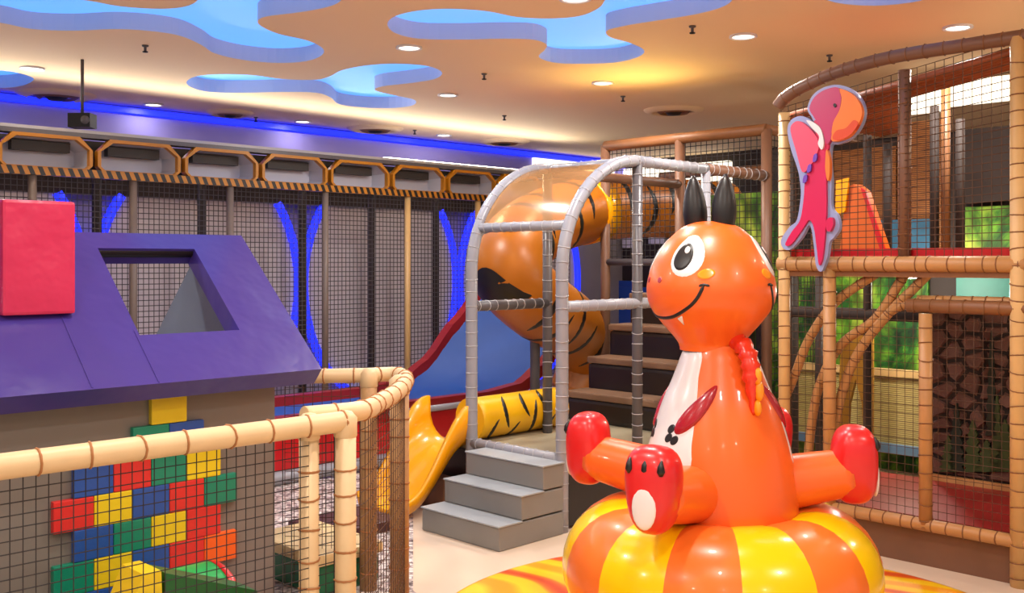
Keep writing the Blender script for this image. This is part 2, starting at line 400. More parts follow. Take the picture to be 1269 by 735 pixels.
for L in loops:
    n = len(L); m = MB(); H = 0.105
    m.add([(p.x, p.y, CEIL) for p in L]+[(p.x, p.y, CEIL+H) for p in L], [(i, (i+1) % n, n+(i+1) % n, n+i) for i in range(n)])
    side = m.build('recess_edge', M_recside, ceil_o)
    r = delaunay_2d_cdt([Vector((p.x, p.y)) for p in L], [(i, (i+1) % n) for i in range(n)], [], 1, 1e-5)
    m = MB(); m.add([(p.x, p.y, CEIL+H) for p in r[0]], r[2]); m.build('recess_panel', M_recess, ceil_o)

# left wall with lens shaped panels and blue strip lights
m = MB(); m.box(-6, 14, 9.0, 9.1, 0, CEIL)
wl = m.build('wall_left', M_wall, label='grey wall with lens shaped panels outlined by blue strip lights', cat='wall', kind='structure')
m = MB(); m.box(-6, 14, 8.9, 9.0, 2.2, 2.45); m.build('header', M_dark, wl)
m = MB(); m.box(-6, 14, 8.94, 9.0, 2.45, 2.93); m.build('bulkhead', M_bulk, wl)
m = MB(); m.box(-6, 14, 8.90, 8.99, 2.945, 2.995); m.build('strip_light', M_led, wl)
for tc in (0.42, 2.59, 4.76, 6.93, 9.10):
    P = [(tc+1.03*math.cos(a), 1.37+1.27*math.sin(a)) for a in [2*math.pi*i/64 for i in range(64)]]
    P = [(t, min(2.24, z)) for t, z in P]
    m = MB(); m.prism([W(t, 8.93, z) for t, z in P], W(0, 0.07)); m.build('lens_panel', M_ell, wl)
    arc = [(tc+1.05*math.cos(a), 1.37+1.29*math.sin(a)) for a in [math.radians(d) for d in range(-220, 41, 4)]]
    m = MB(); m.tube([W(t, 8.92, z) for t, z in arc], 0.045, 8); m.build('strip_light', M_led, wl)
m = MB(); m.box(11.2, 11.3, -4, 9.0, 0, CEIL)
wb = m.build('wall_back', M_dark, label='dark brown wall behind the climbing frames', cat='wall', kind='structure')
m = MB(); m.box(11.1, 11.2, 7.2, 8.9, 2.42, 2.9); m.build('glow_panel', M_glow, wb)
m = MB(); m.box(9.3, 10.9, 8.90, 8.94, 2.68, 2.93); m.build('glow_panel', M_glow, wl)  # glowing slab in place of lamplight on the far bulkhead

# ------------------------------------------------------------------ amber frieze over the net
fr = thing('hexagon_frieze', 'amber frieze of octagonal trays with a black striped lower edge over the grey net', 'frieze', W(4.4, 8.0, 2.26))
DF = 8.0; pitch = 0.735; t0 = 3.319
for k in range(-3, 9):
    a = t0+pitch*k; b = a+pitch; g = 0.02
    zt, zb = 2.575, 2.325; c = 0.10
    def octo(i):
        return [(a+g+i, zb+.03), (a+g+i+.03, zb+i*.15), (b-g-i-.03, zb+i*.15), (b-g-i, zb+.03), (b-g-i, zt-c), (b-g-i-c, zt-i), (a+g+i+c, zt-i), (a+g+i, zt-c)]
    o_, i_ = octo(0), octo(0.026); n = 8; m = MB(); vs = []
    for D in (DF-0.05, DF+0.02):
        vs += [W(t, D, z) for t, z in o_]+[W(t, D, z) for t, z in i_]
    fs = []
    for j in range(n):
        k2 = (j+1) % n
        fs += [(j, k2, 8+k2, 8+j), (16+j, 24+j, 24+k2, 16+k2), (j, 16+j, 16+k2, k2), (8+j, 8+k2, 24+k2, 24+j)]
    m.add(vs, fs); m.build('frame', M_orangeframe, fr)
    m = MB(); back = [(t*0.88+(a+b)/2*0.12, z*0.85+2.44*0.15) for t, z in i_]
    vs = [W(t, DF+0.0, z) for t, z in i_]+[W(t, DF+0.16, z) for t, z in back]
    m.add(vs, [(j, (j+1) % 8, 8+(j+1) % 8, 8+j) for j in range(8)]+[tuple(range(8, 16))]); m.build('tray', M_tray, fr)
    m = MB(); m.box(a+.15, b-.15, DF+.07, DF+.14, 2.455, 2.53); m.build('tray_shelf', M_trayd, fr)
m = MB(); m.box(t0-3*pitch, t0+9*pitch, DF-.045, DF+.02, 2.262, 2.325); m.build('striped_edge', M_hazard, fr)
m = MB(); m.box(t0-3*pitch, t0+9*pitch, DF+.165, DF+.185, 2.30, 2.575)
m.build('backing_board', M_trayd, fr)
m = MB(); m.box(t0-3*pitch, t0+9*pitch, DF-.03, DF+.10, 2.575, 2.61); m.build('top_board', M_dsilver, fr)
tl = thing('strip_lamp', 'white strip lamp shining along the top of the amber frieze', 'lamp', W(8.0, 8.2, 2.62))
m = MB(); m.box(6.35, 8.3, 8.15, 8.22, 2.625, 2.665); m.build('tube', M_lamp, tl)
m = MB(); m.box(6.3, 8.35, 8.13, 8.24, 2.61, 2.626); m.build('base', M_frost, tl)

def added_spot_can(pos, aim, energy, color, label, size=1.9, group=None, grp_cat='lamp'):
    pos = Vector(pos); d = Vector(aim).normalized(); o = thing('added_spot_lamp', label, 'lamp', pos, group)
    m = MB(); m.tube([pos-d*.07, pos-d*.02, pos+d*.02], [.028, .034, .034], 14); m.build('can', M_black, o)
    m = MB(); m.tube([pos+d*.021, pos+d*.024], .03, 14); m.build('lens', M_lamp, o)
    ld = bpy.data.lights.new('spot_light', 'SPOT'); ld.energy = energy; ld.color = color; ld.spot_size = size; ld.spot_blend = 1.0; ld.shadow_soft_size = .03
    lo = bpy.data.objects.new('spot_light', ld); COL.objects.link(lo); lo.parent = o; lo.location = d*.04
    lo.rotation_euler = d.to_track_quat('-Z', 'Y').to_euler()
    return o
up = thing('added_uplight_strip', 'added pale uplight strip along the front of the amber frieze top', 'lamp', W(4.6, 7.97, 2.61))  # added to brighten the ceiling in front of the frieze
m = MB(); m.box(1.2, 8.9, 7.98, 8.02, 2.611, 2.635); m.build('housing', M_frost, up)
ld = bpy.data.lights.new('uplight', 'AREA'); ld.shape = 'RECTANGLE'; ld.size = 7.6; ld.size_y = .04; ld.energy = 42; ld.color = (1.0, .95, .84)
lo = bpy.data.objects.new('uplight', ld); COL.objects.link(lo); lo.parent = up
d_ = (W(0, -.8, .75)).normalized(); xa = W(1, 0); za = -d_; ya = za.cross(xa)
lo.matrix_local = Matrix.Translation(W(5.05, 7.97, 2.66)-W(4.6, 7.97, 2.61)) @ Matrix((xa, ya, za)).transposed().to_4x4()

M_netpost = mat('taupe foam sleeve', (120, 104, 94), .5, vary=.1)
# tall safety net below the frieze
sn = thing('safety_net', 'tall grey safety net hung below the amber frieze', 'net', W(4.4, 8.0, 0))
m = MB(); m.bars(grid_segs(lambda a, b: W(a, 8.03, b), 1.1, 9.0, 0.3, 2.27, 0.045), 0.0036); m.build('netting', M_netl, sn, kind='stuff')
for px, mm in ((40, M_netpost), (165, M_netpost), (285, M_netpost), (403, M_netpost), (505, M_bamboo2), (592, M_bamboo2)):
    t, _ = onD(px, 300, 8.0); m = MB(); m.tube([W(t, 8.0, 0), W(t, 8.0, 2.27)], 0.032, 10); po = m.build('post', mm, sn)
for px in (120, 250, 375, 460, 540):
    t, _ = onD(px, 300, 8.6); m = MB(); m.tube([W(t, 8.6, 0), W(t, 8.6, 2.4)], 0.04, 10)
    m.build('net_pole', M_dark, None, label='dark pole between the net and the lens panels', cat='pole', group='poles behind the safety net')

# ------------------------------------------------------------------ ceiling fittings
def lamp_at(pos, watts, vis=True):
    ld = bpy.data.lights.new('downlight_lamp', 'AREA'); ld.shape = 'DISK'; ld.size = 0.14; ld.energy = watts; ld.color = (1.0, 0.94, 0.87)
    lo = bpy.data.objects.new('downlight_lamp', ld); COL.objects.link(lo); lo.location = (pos.x, pos.y, CEIL-0.035)
    return lo
DL = [(507, 58), (921, 44), (1187, 33), (555, 117), (747, 102), (40, 84), (375, 150), (550, 167), (190, 129), (713, -3)]
extra = [(-2.6, 4.6), (-3.6, 2.2), (-1.4, 1.6), (0.6, 2.0), (2.6, 2.2), (0.7, 4.0), (3.4, 4.6), (-0.8, 3.4), (-2.0, -0.8), (0.5, -1.2), (2.6, -1.0), (4.4, 7.6), (3.0, 9.2)]
def downlight(p, w):
    d = thing('downlight', 'small round white downlight set into the tan ceiling', 'downlight', p, 'downlights in the ceiling')
    m = MB(); m.lathe(p, [(0.085, 0), (0.088, -.012), (0.07, -.014), (0.066, 0.0)], 24); m.build('trim_ring', M_white, d)
    m = MB(); m.lathe(p, [(0.001, -.006), (0.067, -.006)], 24); m.build('lens', M_lamp, d)
    lo = lamp_at(p, w); hang(lo, d); lo.location = (0, 0, -.02)
for px, py in DL:
    q = onZ(px, py, CEIL); downlight(q, 27 if (q.y-q.x)*S2 < 7.7 else 2)
for x, y in extra: downlight(Vector((x, y, CEIL)), 27)
for px, py in ((180, 56), (600, 91), (858, 32), (772, 119), (1028, 68), (625, 143), (317, 145), (514, 161)):
    p = onZ(px, py, CEIL); s = thing('sprinkler_head', 'small dark sprinkler head hanging from the tan ceiling', 'sprinkler', p, 'sprinkler heads in the ceiling')
    m = MB(); m.lathe(p, [(0.001, -.001), (0.022, -.001), (0.02, -.01), (0.009, -.013), (0.009, -.04), (0.001, -.04)], 14); m.build('stem', M_dsilver, s)
    m = MB(); m.lathe(p, [(0.001, -.04), (0.018, -.041), (0.017, -.047), (0.001, -.05)], 14); m.build('deflector', M_black, s)
for px, py, R, lb in ((70, 117, .32, 'large round ceiling air diffuser above the black speaker'), (465, 159, .30, 'round ceiling air diffuser between the small blue recess and the blue cove'), (835, 136, .28, 'dark round ceiling air diffuser over the brown tower beams'), (285, 139, .22, 'smaller round ceiling air diffuser close to the blue cove'), (625, 175, .3, 'round ceiling air diffuser beside the cove above the amber arch')):
    p = onZ(px, py, CEIL); s = thing('air_diffuser', lb, 'air vent', p, 'round air diffusers in the ceiling')
    m = MB(); m.lathe(p, [(R, 0), (R*.97, -.012), (R*.72, -.035), (R*.66, -.015)], 36); m.build('outer_ring', M_ceil, s)
    m = MB(); m.lathe(p, [(R*.60, -.006), (R*.46, -.04), (R*.40, -.02)], 36); m.build('inner_ring', M_bamd, s)
    m = MB(); m.lathe(p, [(R*.34, -.006), (R*.2, -.05), (.001, -.055)], 36); m.build('core', M_black, s)
p = at(102, 150, 7.1); s = thing('ceiling_speaker', 'small black box speaker hanging before the blue lit bulkhead', 'speaker', p)
m = MB(); m.hexa([p+Vector((x*.077, y*.06, z*.049)) for z in (-1, 1) for x, y in ((-1, -1), (1, -1), (1, 1), (-1, 1))]); m.build('cabinet', M_black, s)
m = MB(); m.tube([p+Vector((0, 0, .04)), (p.x, p.y, CEIL)], 0.012, 8); m.build('hanger', M_dsilver, s)
m = MB(); m.lathe((0, 0, 0), [(.001, 0), (.03, 0), (.03, .006), (.001, .008)], 16)
m.v = [(p.x+.045+a, p.y-.061-c, p.z+b) for a, b, c in m.v]; m.build('cone', M_dsilver, s)

# ------------------------------------------------------------------ purple roofed play house
ho = thing('play_house', 'soft play house with a purple roof and grey wall behind the netted fence', 'play house', W(1.6, 4.2, 0))
m = MB(); m.box(-0.4, 2.42, 3.90, 3.98, .013, 1.16); m.build('wall', M_house, ho)
m = MB(); m.box(2.34, 2.42, 3.98, 4.9, .013, 1.16); m.build('end_wall', M_house, ho)
m = MB(); m.box(0.72, 0.735, 3.893, 3.90, 0, 1.14); m.build('seam', M_dark2, ho)
te, De, ze, sl = 2.548, 3.745, 1.15, 0.58/0.66
def RF(t, s_, off=0.0):                                  # a point on the front roof slope
    n_ = 1/math.hypot(1, sl); return W(t, De+s_-off*sl*n_, ze+sl*s_+off*n_)
def roof_px(px, py):                                     # photo pixel -> (t, s) on that slope
    lo, hi = -0.2, 1.2
    for _ in range(50):
        mid = (lo+hi)/2; D = De+mid; t, z = onD(px, py, D)
        if z > ze+sl*mid: lo = mid
        else: hi = mid
    return onD(px, py, De+lo)[0], lo
hole = [roof_px(*p) for p in ((178, 416), (298, 408), (239, 308), (117, 308))]
s0 = (hole[0][1]+hole[1][1])/2; s1 = (hole[2][1]+hole[3][1])/2; h0 = (hole[0][0]+hole[3][0])/2; h1 = (hole[1][0]+hole[2][0])/2
m = MB(); tl_, tr_, sr = -0.5, te, 0.66; th = 0.09
def slab(t_a, t_b, s_a, s_b):
    m.hexa([RF(t_a, s_a, -th), RF(t_b, s_a, -th), RF(t_b, s_b, -th), RF(t_a, s_b, -th), RF(t_a, s_a), RF(t_b, s_a), RF(t_b, s_b), RF(t_a, s_b)])
xs = [tl_]+[tl_+(tr_-tl_)*i/60 for i in range(1, 60)]+[tr_]
def closed_frame(P, A, Bq, C, Dq):                       # slab with a rectangular hole, one clean shell
    ts = [A, h0, h1, Bq]; ss = [C, s0, s1, Dq]; vs = []; idx = {}
    for L, off in enumerate((0.0, -th)):
        for i in range(4):
            for j in range(4): idx[(L, i, j)] = len(vs); vs.append(P(ts[i], ss[j], off))
    fs = []
    for i in range(3):
        for j in range(3):
            if (i, j) == (1, 1): continue
            for L in (0, 1): fs.append((idx[L, i, j], idx[L, i+1, j], idx[L, i+1, j+1], idx[L, i, j+1]))
    def side(a, b): fs.append((idx[0, *a], idx[0, *b], idx[1, *b], idx[1, *a]))
    for i in range(3): side((i, 0), (i+1, 0)); side((i, 3), (i+1, 3)); side((0, i), (0, i+1)); side((3, i), (3, i+1))
    side((1, 1), (2, 1)); side((1, 2), (2, 2)); side((1, 1), (1, 2)); side((2, 1), (2, 2))
    m.add(vs, fs)
closed_frame(RF, tl_, tr_, -0.02, sr); m.build('roof', M_purple, ho)
for px_ in (96, 180):
    tq_, _ = roof_px(px_, 440); m = MB(); m.hexa([RF(tq_+x, y, o_) for o_ in (-.002, .003) for x, y in ((0, -.015), (.006, -.015), (.006, .2 if px_ == 180 else .3), (0, .2 if px_ == 180 else .3))]); m.build('roof_seam', M_purple, ho)
for tg, tk in ((2.30, 2.34), (-0.3, -0.26)):
    m = MB(); m.prism([W(tg, De+.18, ze), W(tg, De+sr, ze+sl*(sr-.13)), W(tg, De+2*sr-.18, ze)], W(tk-tg, 0)-W(0, 0)); m.build('gable', M_gable, ho)
m = MB(); m.tube([W(-.4, De+sr-.04, ze+sl*sr-.08), W(te-.06, De+sr-.04, ze+sl*sr-.08)], .03, 10); m.build('ridge_pole', M_dark2, ho)
ch_t0, ch_t1 = onD(3, 300, 3.99)[0], onD(94, 300, 3.99)[0]
m = MB(); m.rbox(ch_t0, ch_t1, 3.99, 4.27, 1.40, 1.835, 0.012); m.build('chimney', M_pink, ho)
# coloured foam blocks on the wall
rows = [(1.010, 1.8405, 'y'), (0.888, 1.764, 'gb'), (0.766, 1.535, 'brgy'), (0.645, 1.459, 'rybrg'), (0.524, 1.535, 'bgyr'), (0.403, 1.459, 'gybro'), (0.282, 1.535, 'brgb'), (0.16, 1.459, 'yrbgr')]
for zc, ts_, cs in rows:
    for i, c in enumerate(cs):
        a = ts_+0.1525*i; m = MB(); m.rbox(a+.001, a+.1515, 3.872, 3.901, zc-.0600, zc+.0600, 0.004); m.build('wall_block', BR[c], ho)

# soft shapes inside the fence
sr_ = thing('soft_roll', 'bright green soft roll with a red end beside the coloured wall blocks', 'soft toy', W(1.7, 3.55, 0))
m = MB(); m.tube([W(1.70, 3.55, .236), W(1.93, 3.55, .236)], .22, 28); m.build('roll', M_lgreen, sr_)
m = MB(); m.tube([W(1.925, 3.55, .236), W(1.955, 3.55, .236), W(1.975, 3.55, .236)], [.222, .215, .19], 28); m.build('end_disc', M_red, sr_)
we = thing('soft_wedge', 'yellow and dark green soft wedge in front of the green roll', 'soft toy', W(1.35, 3.25, 0))
def wpx(px, py, D): t, z = onD(px, py, D); return (t, z)
a = wpx(193, 704, 3.2)
m = MB(); m.prism([W(a[0]-.32, 3.16, .013), W(a[0]+.02, 3.16, .013), W(a[0]-.0, 3.16, a[1]), W(a[0]-.06, 3.16, a[1])], W(0, .16)); m.build('yellow_side', BR['y'], we)
m = MB(); m.prism([W(a[0]+.02, 3.17, .013), W(a[0]+.42, 3.17, .013), W(a[0]+.36, 3.17, a[1]-.15), W(a[0]+.02, 3.17, a[1]-.015)], W(0, .15)); m.build('green_side', M_dgreen, we)
m = MB(); m.rbox(a[0]-.36, a[0]-.2, 3.12, 3.30, .013, a[1]-.06, .02); m.build('red_side', BR['o'], we)
# pebble print mat and pads
m = MB()
pm = [onZ(330, 604, 0), onZ(505, 583, 0), onZ(512, 640, 0), onZ(512, 735, 0), W(2.9, 3.0), W(-.2, 2.9), W(-.2, 6.2)]
m.prism([Vector((p.x, p.y, 0.002)) for p in pm], Vector((0, 0, .01)))
m.build('pebble_mat', M_pebble, label='grey and cream pebble print mat on the floor inside the fence', cat='mat')
b = thing('soft_bench', 'low cream soft bench with a green front beside the grey house wall', 'bench', onZ(345, 720, 0))
m = MB(); m.rbox(2.72, 3.12, 4.02, 4.62, .155, .215, .02); m.build('seat', M_cream, b)
m = MB(); m.rbox(2.74, 3.10, 4.04, 4.60, .012, .158, .015); m.build('body', M_green, b)
c = onZ(442, 655, 0)
m = MB(); m.rbox(3.3, 3.82, 4.74, 5.18, .012, .075, .015); m.build('floor_pad', M_maroon, label='dark maroon pad on the pebble mat below the red slide wall', cat='pad')

# ------------------------------------------------------------------ netted fence in front of the house
fe = thing('play_fence', 'cream padded fence with black netting around the pebble mat', 'fence', W(2, 2.9, 0))
FZ = 1.05; PR = 0.036
pA0 = onZ(-140, 578+22, FZ); pA0 = W(0.35, 2.905, FZ); pA1 = onZ(428, 522, FZ); p383 = onZ(383, 525, FZ)
p497 = onZ(495, 474, FZ); pC = onZ(345, 466, FZ); p455 = onZ(457, 465.5, FZ)
lace = MB()
def rail(pts, name='rail', mm=M_pale, r=PR):
    m = MB(); m.tube(pts, r, 14); m.build(name, mm, fe); lace_path(lace, pts, r+.001, .115)
railA = [pA0+(pA1-pA0)*(i/60) for i in range(61)]; rail(railA)
B = catmull([p383+Vector((-.02, .02, .02)), pA1+Vector((.03, .14, .015)), onZ(468, 500, FZ), onZ(494, 484, FZ), onZ(503, 470, FZ), onZ(490, 464, FZ), onZ(455, 465, FZ), onZ(400, 466, FZ), pC], 8)
rail(B)
for p, mm, r in ((pA1, M_pale, .037), (p383, M_pale, .034), (p497, M_wrap, .044), (p455, M_wrap, .040)):
    m = MB(); m.tube([(p.x, p.y, .013), (p.x, p.y, FZ+.01)], r, 14); m.build('post', mm, fe)
    lacing(lace, (p.x, p.y, .05), (p.x, p.y, FZ-.05), r+.001, .10)
    m = MB(); m.lathe((p.x, p.y, FZ), [(.001, .038), (.022, .034), (r+.004, .012), (r+.004, -.05), (r, -.055)], 16); m.build('post_cap', M_pale, fe)
lace.build('lacing', M_tie, fe, kind='stuff')
D_A = 2.905; tA1 = (pA1.x+pA1.y)*S2
m = MB(); m.bars(grid_segs(lambda a, b_: W(a, D_A, b_), .4, tA1, .05, FZ, .034), .0017); m.build('netting', M_net, fe, kind='stuff')
def along(P):
    def fn(a, z):
        i = min(int(a), len(P)-2); q = P[i]+(P[i+1]-P[i])*(a-i); return Vector((q.x, q.y, z))
    return fn
def resample(P, step):
    out = [P[0].copy()]; acc = 0
    for a_, b_ in zip(P[:-1], P[1:]):
        L_ = (b_-a_).length; pos = step-acc
        while pos <= L_: out.append(a_+(b_-a_)*(pos/L_)); pos += step
        acc = (acc+L_) % step
    return out
for seg in (B[8:40], B[40:]):
    q = resample(seg, .045); segs = [((p.x, p.y, .05), (p.x, p.y, FZ)) for p in q]
    for z in [.05+.045*k for k in range(23)]: segs += [((a_.x, a_.y, z), (b_.x, b_.y, z)) for a_, b_ in zip(q[:-1], q[1:])]
    m = MB(); m.bars(segs, .0016); m.build('netting', M_netb, fe, kind='stuff')

# ------------------------------------------------------------------ blue wave slide with red sides
sd = thing('wave_slide', 'wide blue slide with red padded sides behind the fence', 'slide', W(4.8, 6.7, 0))
def prof(t, sh): 
    t = t-sh
    pts = [(2.5, .44), (5.3, .44), (5.7, .48), (6.0, .64), (6.35, .98), (6.8, 1.4), (7.2, 1.5), (8.2, 1.5)]
    for (a, za), (b_, zb) in zip(pts[:-1], pts[1:]):
        if t <= b_:
            u = max(0, (t-a)/(b_-a)); return za+(zb-za)*(u*u*(3-2*u)*.4+u*.6)
    return 1.5
T_ = [2.6+.1*i for i in range(45)]
m = MB(); vs = []; K = 6
for t in T_:
    for j in range(K+1): D = 6.36+.74*j/K; vs.append(W(t, D, prof(t, .70*(1-j/K)**.8)))
vs2 = [Vector(v)-Vector((0, 0, .06)) for v in vs]; n = len(vs); fs = []
for i in range(len(T_)-1):
    for j in range(K):
        q = (i*(K+1)+j, (i+1)*(K+1)+j, (i+1)*(K+1)+j+1, i*(K+1)+j+1); fs += [q, tuple(x+n for x in q[::-1])]
m.add(vs+vs2, fs, True); m.build('slide_bed', M_blue, sd)
for D0, D1, sh, up in ((6.28, 6.38, .70, .05), (7.08, 7.18, 0, .075)):
    m = MB(); vs = []; fs = []
    for t in T_: z = prof(t, sh); vs += [W(t, D0, z-.06), W(t, D1, z-.06), W(t, D1, z+up), W(t, D0, z+up)]
    for i in range(len(T_)-1):
        for j in range(4): fs.append((4*i+j, 4*i+(j+1) % 4, 4*i+4+(j+1) % 4, 4*i+4+j))
    m.add(vs, fs); m.build('side_pad', M_dred, sd)
m = MB(); m.box(2.6, 6.9, 6.30, 6.36, .10, .42); m.build('front_pad', M_red, sd)
m = MB(); m.tube([W(2.6, 6.28, .06), W(6.9, 6.28, .06)], .05, 10); m.build('floor_rail', M_silver, sd)
m = MB(); m.tube([W(4.9, 6.24, .42), W(6.4, 6.24, .42)], .025, 10); m.build('grab_rail', M_silver, sd)

# ------------------------------------------------------------------ silver arch climbing tower
tw = thing('climbing_tower', 'silver padded climbing tower with an amber arched canopy behind the grey steps', 'climbing frame', W(4.5, 4.4, 0))
Ta, Tb, Dr, Dl, ZT = 4.46, 5.18, 4.04, 4.83, 2.25; RA = Tb-Ta
tie = MB()
def pole(P, Q, mm, r=.036, lace_=True, name='post', par=None):
    m = MB(); m.tube([P, Q], r, 12); m.build(name, mm, par or tw)
    if lace_: lacing(tie, P, Q, r+.001, .085, .0045)
def arc(D, a0=0, a1=90, n=24): return [W(Ta+RA*(1-math.cos(math.radians(a0+(a1-a0)*i/n))), D, ZT-RA+RA*math.sin(math.radians(a0+(a1-a0)*i/n))) for i in range(n+1)]
for D in (Dr, Dl):
    pts = [W(Ta, D, z) for z in (0, .2, .4, .6, .8, 1.0, 1.2, 1.4)]+arc(D)
    m = MB(); m.tube(pts, .038, 12); m.build('arch', M_silver, tw); lace_path(tie, [pts[0]+(pts[8]-pts[0])*(i/18) for i in range(19)]+arc(D), .039, .075, .0045)
    pole(W(Tb, D, 0), W(Tb, D, ZT), M_dsilver, .034)
def archpt(deg, D): return W(Ta+RA*(1-math.cos(math.radians(deg))), D, ZT-RA+RA*math.sin(math.radians(deg)))
pole(archpt(24, Dr), archpt(24, Dl), M_silver, .03, name='crossbar')
pole(archpt(90, Dr), archpt(90, Dl), M_silver, .03, name='crossbar')
pole(W(Ta, Dr, .43), W(Ta, Dl, .43), M_silver, .034, name='crossbar')
pole(W(Ta, Dr, 1.335), W(Tb+.8, Dr, 1.335), M_silver, .034, name='crossbar')
pole(W(Ta, Dl, 1.315), W(Tb, Dl, 1.315), M_dsilver, .034, name='crossbar')
pole(W(Tb, Dr, ZT), W(5.95, Dr, ZT), M_silver, .036, name='crossbar')
pole(W(5.95, Dr, ZT), W(6.75, Dr, ZT), M_brownfoam, .04, name='crossbar')
pole(W(5.95, Dr, 0), W(5.95, Dr, ZT), M_silver, .034)
pole(W(Tb, Dl, ZT-.02), W(6.75, Dl, ZT-.02), M_brownfoam, .036, False, name='crossbar')
m = MB(); A = arc(0, 24, 90, 20); vs = []
for i in range(21):
    a = 24+66*i/20
    for D in (Dr+.03, Dl-.03): vs.append(archpt(a, D))
N_ = len(vs); out = [Vector(v)+Vector((0, 0, .008)) for v in vs]
fs = []
for i in range(20): q = (2*i, 2*i+1, 2*i+3, 2*i+2); fs += [q]
m.add(vs, fs, True); m.build('canopy_sheet', M_sheet, tw)
m = MB(); m.box(Ta+.02, 6.75, Dr+.02, 5.2, .34, .41); m.build('platform', mat('grey cream vinyl', (164, 154, 128), .4), tw)
m = MB(); m.box(Ta+.01, 6.75, Dr+.01, Dr+.03, .02, .40); m.build('skirt', M_dark2, tw)
m = MB(); m.box(Ta+.01, Ta+.03, Dr+.01, 5.2, .02, .38); m.build('front_skirt', M_dark2, tw)
# brown upper frame
for D in (4.04, 4.83, 5.61):
    pole(W(6.75, D, 0), W(6.75, D, 2.6), M_brownfoam, .042, False)
pole(W(6.75, 4.04, 2.6), W(6.75, 5.61, 2.6), M_bamd, .045, False, name='top_beam')
pole(W(6.75, 4.04, 2.6), W(8.6, 4.04, 2.6), M_bamd, .04, False, name='top_beam')
pole(W(8.6, 4.04, 2.5), W(8.6, 6.4, 2.5), M_bamd, .04, False, name='top_beam')
pole(W(8.6, 4.83, 0), W(8.6, 4.83, 2.5), M_brownfoam, .04, False)
pole(W(6.75, 3.83, 0), W(6.75, 3.83, 2.62), M_dark, .05, False)
pole(W(6.75, 4.04, 1.6), W(6.75, 5.61, 1.6), M_dsilver, .03, False, name='crossbar')
tie.build('lacing', M_frost, tw, kind='stuff')
m = MB(); m.bars(grid_segs(lambda a, b_: W(6.78, a, b_), 4.04, 5.61, 1.6, 2.58, .05)+grid_segs(lambda a, b_: W(a, 4.06, b_), 6.75, 8.6, .4, 2.58, .05), .003); m.build('netting', M_net, tw, kind='stuff')
# padded stairs inside the tower
for i in range(4):
    t_ = 5.72+.26*i; zt = .63+.24*i
    st = thing('climbing_step', ['lowest', 'second lowest', 'second highest', 'highest'][i]+' of the dark padded climbing steps inside the tower', 'step', W(t_, 4.7, zt-.2), 'climbing steps inside the tower')
    m = MB(); m.rbox(t_, t_+.25, 4.12, 5.15, .41, zt-.05, .03); m.build('pad', M_dark2, st)
    m = MB(); m.rbox(t_-.01, t_+.255, 4.12, 5.15, zt-.05, zt, .012); m.build('tread', M_tan, st)
added_spot_can(W(6.2, Dl, ZT+.075), (-.15, -.25, 1), 34, (1.0, .68, .18), 'small added spot lamp on the brown beam of the climbing tower', 2.5)  # added lamp, throws a warm glow on the ceiling above
# grey steps
gs = thing('entry_steps', 'grey three step soft stair leading up to the silver tower', 'steps', W(4.2, 4.33, 0))
for i in range(3):
    a = 3.9+.178*i; m = MB(); m.rbox(a, 4.43, 4.0, 4.66, .142*i, .142*(i+1)-.008, .008); m.build('riser', M_step, gs)
    m = MB(); m.rbox(a-.008, a+.182, 3.995, 4.665, .142*(i+1)-.010, .142*(i+1), .004); m.build('tread', M_stept, gs)
# yellow tiger roller on the platform
yr = thing('tiger_roller', 'yellow soft roller with black tiger stripes lying on the tower platform', 'soft roller', W(5, 4.97, .41))
m = MB(); c0, c1 = W(4.58, 4.98, .553), W(5.42, 4.98, .553)
rp = [c0+(c1-c0)*(i/16) for i in range(17)]
m.tube(rp, .14, 24, vscale=3.5); rl = m.build('roll', mat('yellow roller vinyl', (236, 180, 8), .35), yr)
for f_, an, hf in ((.12, 40, 40), (.25, -20, 50), (.36, 60, 45), (.47, -35, 40), (.58, 20, 60), (.7, -40, 45), (.78, 60, 50), (.9, 0, 60)):
    tiger_stripe(rp, .14, f_, an, hf, .016, 'tiger_stripe', M_dinblack, rl, .04)
# yellow slide
ys = thing('yellow_slide', 'small yellow plastic slide beside the grey steps', 'slide', W(4.25, 5.05, 0))
m = MB(); pr = []; N_ = 28
for i in range(N_+1):
    u = i/N_; t = 4.50-.60*u; z = .06+.35*(.5+.5*math.cos(math.pi*min(1, u*1.08)))+.0; up = .06+.22*(.5+.5*math.cos(math.pi*min(1, max(0, u-.08)*1.0)))
    pr.append((t, z, up))
vs = []; Dc_ = 5.07; hw_ = .22
sec = []
for i in range(13):
    q = math.pi*i/12; sec.append((Dc_-hw_*math.cos(q)*(1 if True else 0), (1-math.sin(q)**.55)))       # inner trough
outer = [(D+(.03 if D > Dc_ else -.03), h) for D, h in sec][::-1]
for t, z, up in pr:
    for D, h in sec: vs.append(W(t, D, z+up*h))
    for D, h in outer: vs.append(W(t, D, max(.004, z+up*h-.035 if .02 < abs(D-Dc_) < hw_+.02 else z+up*h)))
k = len(sec)*2; fs = []
for i in range(N_):
    for j in range(k): fs.append((i*k+j, i*k+(j+1) % k, (i+1)*k+(j+1) % k, (i+1)*k+j))
fs += [tuple(range(k)), tuple(range(N_*k, N_*k+k))]
m.add(vs, fs, True); m.build('chute', M_yslide, ys)
m = MB(); m.rbox(4.3, 4.42, 4.92, 5.22, 0, .2, .01); m.build('support', M_brownfoam, ys)
